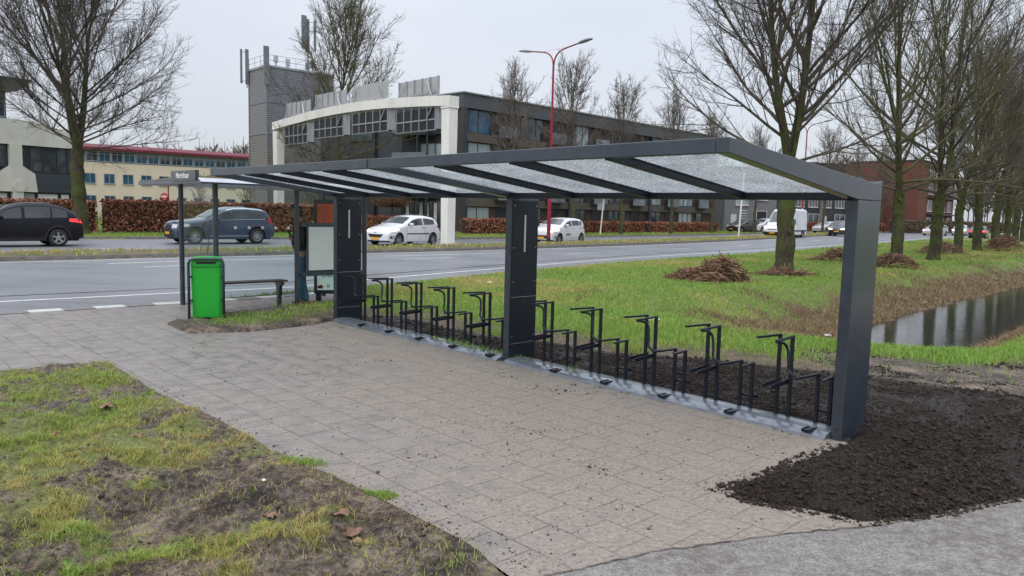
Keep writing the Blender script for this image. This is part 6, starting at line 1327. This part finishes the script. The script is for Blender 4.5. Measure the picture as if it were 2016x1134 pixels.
    mt = mats or (M['bark'], M['twig']); tk.build('trunk', mt[0], T); cr.build('crown', mt[1], T); return T
ROW = 'mossy trees along the ditch'
def gz1(x, y): return float(ground_z(np.array([x]), np.array([y]))[0])
tA = make_tree('lime_tree', 'nearest bare ditch tree, thick mossy trunk forking wide above the shelter roof', (8.6, 24.0, gz1(8.6, 24)), 0, 21, 12.6, 3.6, .27, 5.0, 34, 10, 11, 3, 2, 20, 73, tw_r=.0052, limb_k=.82, jit=.055, group=ROW)
tB = make_tree('lime_tree', 'second ditch tree with a slim mossy trunk just right of the near post', (15.8, 31.2, gz1(15.8, 31.2)), .4, 33, 14, 3.0, .235, 4.9, 30, 8, 8, 2, 2, 14, 72, droop=.12, tw_r=.006, limb_k=.9, jit=.055, mats=(M['bark'], M['twig_green']), group=ROW)
tC = make_tree('lime_tree', 'third tree of the ditch row, leaning mossy trunk', (19.1, 34.4, gz1(19.1, 34.4)), 0, 47, 14.5, 3.0, .245, 4.9, 30, 8, 8, 2, 2, 14, 72, droop=.12, limb_k=.9, jit=.055, lean=(.9, 0), tw_r=.0065, mats=(M['bark'], M['twig']), group=ROW)
labs = ['fourth tree of the ditch row beside the distant silver hatchback', 'fifth tree of the ditch row, behind the fourth', 'sixth tree of the ditch row', 'seventh tree of the ditch row', 'eighth tree of the ditch row', 'ninth tree of the ditch row', 'tenth tree of the ditch row, near its far end', 'eleventh and farthest tree of the ditch row']
for q, (x_, y_) in enumerate(((25.1, 42.8), (29.0, 47.4), (33.5, 52.8), (38.6, 59.4), (44, 66.5), (50, 74.5), (57, 83.5), (65, 94))):
    dup((tB, tC, tA)[q % 3], (x_, y_, 0), 1.1 + 1.9 * q, labs[q], ROW, (1, 1, (1.0, .97, 1.06, .98)[q % 4]))
tL = make_tree('lime_tree', 'big spreading bare tree with thick mossy trunk before the long copper hedge', (-22.35, 39.2, 0), .3, 58, 16.8, 4.4, .34, 6.0, 46, 10, 11, 3, 3, 16, 78, tw_r=.0068, droop=.1, limb_k=.62, jit=.04)
tG = make_tree('lime_tree', 'bare greenish tree behind the left half of the gantry beam', (-12.4, 53.5, 0), 0, 64, 16.2, 3.4, .27, 4.6, 44, 9, 9, 3, 1, 5, 80, droop=.25, limb_k=.8, jit=.05, span=.8, tw_r=.010, mats=(M['bark_far'], M['twig_green']))
FR = 'young trees along the far verge'
f1 = make_tree('young_tree', 'narrow bare tree in front of the dark block, left of the red lamp post', (-.3, 53.5, 0), 0, 71, 11.6, 2.8, .15, 2.7, 34, 9, 8, 3, 1, 25, 80, tw_r=.010, limb_k=.7, jit=.05, span=.75, mats=(M['bark_far'], M['twig_pale']), group=FR)
f2 = make_tree('young_tree', 'tallest narrow bare tree just right of the red lamp post', (4.6, 59.5, 0), 0, 82, 13.4, 3.2, .17, 3.0, 36, 9, 8, 3, 1, 25, 80, tw_r=.011, limb_k=.7, jit=.05, span=.75, mats=(M['bark_far'], M['twig_pale']), group=FR)
for q, (src, x_, y_, s, lb) in enumerate(((f2, 9.0, 63.6, .93, 'narrow bare tree behind the leaning road sign pole'), (f1, 14.3, 69.0, 1.08, 'narrow bare tree before the far half of the dark block'), (f2, 20.2, 77.5, .9, 'narrow bare tree left of the parked dark people carrier'), (f1, 27.2, 86.0, 1.0, 'narrow bare tree in front of the parked white crossover'), (f2, 36.8, 90.5, .92, 'narrow bare tree right of the white van'), (f1, 46, 103, 1.0, 'narrow bare tree before the brown block'), (f2, 56, 116, 1.0, 'narrow bare tree before the red brick flats'))):
    dup(src, (x_, y_, 0), 2.1 * q + .7, lb, FR, (s, s, s))
# small umbrella-shaped tree
T = thing('umbrella_tree', 'small umbrella-shaped tree with a brown twiggy crown left of the white hatchback', 'tree', (-8.0, 50.0, 0)); a = TB(); a.tube(np.array([[0, 0, -.1], [.02, 0, .8], [0, .02, 1.9]]), np.array([.07, .06, .055]), 8); a.build('trunk', M['bark_far'], T)
a = TB(); r2 = np.random.default_rng(5)
for q in range(520):
    az = r2.uniform(0, 6.28); rr_ = 1.35 * math.sqrt(r2.uniform()); p1 = np.array([rr_ * math.cos(az), rr_ * math.sin(az), 1.85 + .95 * r2.uniform(.25, 1) * (1 - .45 * (rr_ / 1.35) ** 2)]); p0 = np.array([0, 0, 1.85]); md = (p0 + p1) / 2 + np.array([0, 0, -.08]); a.tube(np.array([p0 + (p1 - p0) * .15, md, p1, p1 + r2.normal(0, .14, 3)]), np.array([.014, .011, .009, .005]), 3)
M['twig_brown'] = mat('brown_twigs', (.13, .075, .045), .9, c2=(.20, .12, .07), scale=3, spec=.2); a.build('crown', M['twig_brown'], T)
# thin shrubs before the cream office
b1 = make_tree('bare_shrub', 'thin bare shrub before the cream office, left of the two', (-27.3, 66, 0), 0, 91, 4.2, .7, .05, 1.2, 14, 6, 4, 1, 1, 45, 80, tw_r=.012, mats=(M['bark_far'], M['twig_green']), group='bare shrubs before the cream office', cat='shrub')
dup(b1, (-23.6, 67, 0), 1.5, 'thin bare shrub before the cream office, nearer the tower', 'bare shrubs before the cream office')
# shrub tangle beside the bus shelter seen through the glass
make_tree('bare_shrub', 'dense bare shrub at the foot of the slatted tower, behind the waiting person', (-15.0, 58.5, 0), 0, 95, 4.6, .5, .06, 2.0, 26, 8, 6, 1, 2, 30, 80, tw_r=.012, mats=(M['bark_far'], M['twig_green']), cat='shrub')
# far woods on the horizon: one uncountable mass
def wood(name, label, pts, hs, m, seed):
    r = np.random.default_rng(seed); a = TB()
    for (x_, y_), h_ in zip(pts, hs):
        p = np.array([x_, y_, 0.]); w_ = h_ * .012; a.tube(np.array([p, p + [0, 0, h_ * .4], p + [0, 0, h_ * .95]]), np.array([w_, w_ * .8, w_ * .2]), 4)
        for q in range(46):
            z = h_ * r.uniform(.25, .95); az = r.uniform(0, 6.28); l = h_ * .34 * (1.08 - z / h_) ** .6 * r.uniform(.5, 1); d = np.array([math.cos(az) * .7, math.sin(az) * .7, .75]); b0 = p + [0, 0, z * .85]; a.tube(np.array([b0, b0 + d * l * .5, b0 + d * l + [0, 0, .1 * l]]), np.array([.09, .06, .03]) * (h_ / 12), 3)
            for s in range(3): c0 = b0 + d * l * r.uniform(.3, .9); dd = d + r.normal(0, .45, 3); a.tube(np.array([c0, c0 + dd * l * .4]), np.array([.045, .02]) * (h_ / 12), 3)
    o = npmesh(name, np.concatenate(a.V), np.concatenate(a.F), m); return stuff(o, label, 'wood')
r3 = np.random.default_rng(9)
M['wood_far'] = mat('distant_bare_wood', (.16, .135, .115), .95, c2=(.21, .175, .15), scale=.1)
px = r3.uniform(-.62, -.33, 46); yy = r3.uniform(185, 215, 46); wood('far_wood', 'distant bare wood above the roof of the cream office', np.c_[px * yy, yy], r3.uniform(15, 20.5, 46), M['wood_far'], 3)
px = r3.uniform(.28, .75, 90); yy = r3.uniform(165, 240, 90); wood('far_wood', 'distant bare wood closing the road at the right', np.c_[px * yy, yy], r3.uniform(13, 21, 90), mat('distant_dark_wood', (.09, .08, .06), .95, c2=(.13, .115, .085), scale=.1), 4)

# ================================================================== BRUSH PILES, LITTER, LEAVES, TUFTS
M['brush'] = attr_ramp(mat('cut_brown_stalks', (.2, .12, .07), .9, spec=.2), [(0, (.06, .032, .023)), (.5, (.21, .125, .08)), (1, (.46, .33, .22))])
def brush(label, x_, y_, lx, ly, h_, n, seed, rz=0.):
    r = np.random.default_rng(seed); a = TB()
    for q in range(n):
        u, v = r.normal(0, .42, 2); u = np.clip(u, -1, 1); v = np.clip(v, -1, 1); e = max(0, 1 - u * u - v * v) ** .6 * (1 + .35 * math.sin(3.1 * u + 1)); c = np.array([u * lx, v * ly, h_ * e * r.uniform(.45, 1) + .02]); d = np.array([r.normal(0, 1), r.normal(0, .8), r.normal(0, .28) - .10]); d /= np.linalg.norm(d); l = r.uniform(.2, .75) * min(1, lx)
        p = np.array([c - d * l * .5, c + [0, 0, .05], c + d * l * .5 - [0, 0, .06]]); p[:, 2] = np.maximum(p[:, 2], .0); w_ = r.uniform(.006, .013); a.tube(p, np.array([w_, w_, w_ * .6]), 3, np.clip(r.normal(.45, .25), 0, 1))
    o = a.build('brush_pile', M['brush'], None, smooth=False); o.location = (x_, y_, gz1(x_, y_) - .03); o.rotation_euler.z = rz; return tag(o, label, 'brush pile', 'heaps of cut stalks on the verge')
brush('largest heap of cut brown stalks on the grass, left of the nearest ditch tree', 5.6, 20.5, .95, .62, .46, 1400, 1, .5)
brush('thin spread of cut stalks sloping off the largest heap', 4.85, 20.9, .7, .5, .22, 400, 2, .4)
brush('scatter of stalks around the foot of the nearest ditch tree', 8.3, 23.2, 1.1, .6, .12, 450, 3)
brush('small heap of stalks on the verge left of the near shelter post', 13.5, 31.5, 1.2, .6, .4, 450, 4)
brush('small heap of stalks just right of the near shelter post', 14.1, 28.2, 1.1, .6, .42, 450, 5)
brush('low heap of stalks between the third and fourth ditch trees', 23.4, 41.5, 2.4, 1.0, .5, 700, 6, .8)
brush('dark heap of stalks under the fifth and sixth ditch trees', 31.0, 48.0, 2.0, 1.1, .8, 900, 7, .8)
def paper(label, x_, y_, s, seed, m, name='litter', z=None):
    r = np.random.default_rng(seed); n = 5; V = []
    for i in range(n):
        for j in range(n): V.append(((i - 2) * s / 4 * r.uniform(.8, 1.1), (j - 2) * s / 4 * r.uniform(.6, 1), r.uniform(0, s * .28)))
    o = MB().add(V, [(i * n + j, i * n + j + 1, (i + 1) * n + j + 1, (i + 1) * n + j) for i in range(n - 1) for j in range(n - 1)]).build(name, m, None)
    md = o.modifiers.new('solid', 'SOLIDIFY'); md.thickness = .002
    o.location = (x_, y_, (gz1(x_, y_) if z is None else z) + .012); o.rotation_euler.z = r.uniform(0, 6); return tag(o, label, 'litter' if name == 'litter' else 'leaf')
paper('torn white paper scrap lying on the lawn behind the racks', 2.35, 12.35, .20, 1, M['white']); paper('crumpled white scrap in the straw on the ditch bank', 6.6, 15.6, .16, 2, M['white']); paper('white plastic scrap at the waterline of the ditch', 12.3, 22.7, .3, 3, M['white'], z=-.70); paper('white scrap on the lawn left of the middle post', -.55, 18.2, .12, 4, M['white'])
M['leaf'] = mat('dead_leaf', (.16, .085, .05), .7, c2=(.25, .15, .10), scale=20)
for q, (x_, y_, s, lb) in enumerate(((-3.35, 6.15, .12, 'pale brown dead leaf high in the torn grass'), (-3.45, 5.62, .09, 'orange dead leaf at the left edge of the torn grass'), (-2.75, 5.45, .09, 'brown dead leaf in the middle of the torn grass'), (-.92, 4.06, .10, 'pinkish dead leaf on bare mud near the paving'), (-.85, 3.97, .12, 'large grey-pink dead leaf lying flat on the mud'), (-1.3, 4.02, .07, 'small brown dead leaf on bare mud'), (-.80, 3.88, .08, 'curled brown leaf beside the large flat leaf'))): paper(lb, x_, y_, s, 20 + q, M['leaf'], 'dead_leaf')
o = MB().lathe([(.0001, .011), (.010, .009), (.015, .003), (.012, -.003)], (0, 0, 0), 2, 10).build('pebble', M['white'], None, smooth=True); o.location = (-1.52, 4.58, gz1(-1.52, 4.58) + .006); tag(o, 'white pebble lying on the churned mud', 'stone')

for q, (x_, y_, n_, rd_, lb) in enumerate(((-.78, 4.52, 420, .085, 'small bright green grass tuft at the edge of the paving'), (-1.42, 5.08, 520, .13, 'wider green grass tuft on the paving edge farther from the camera'))):
    a_ = rng.uniform(0, 6.28, n_); d_ = rd_ * np.sqrt(rng.uniform(0, 1, n_)); xx = x_ + d_ * np.cos(a_) * 1.3; yy = y_ + d_ * np.sin(a_) * .7
    o = blades('grass_tuft', np.c_[xx, yy, np.maximum(ground_z(xx, yy), 0)], rng.uniform(.02, .055, n_), np.full(n_, .0045), np.clip(rng.normal(.75, .15, n_), 0, 1), M['blade'], 1.0, lb, 'grass tuft')
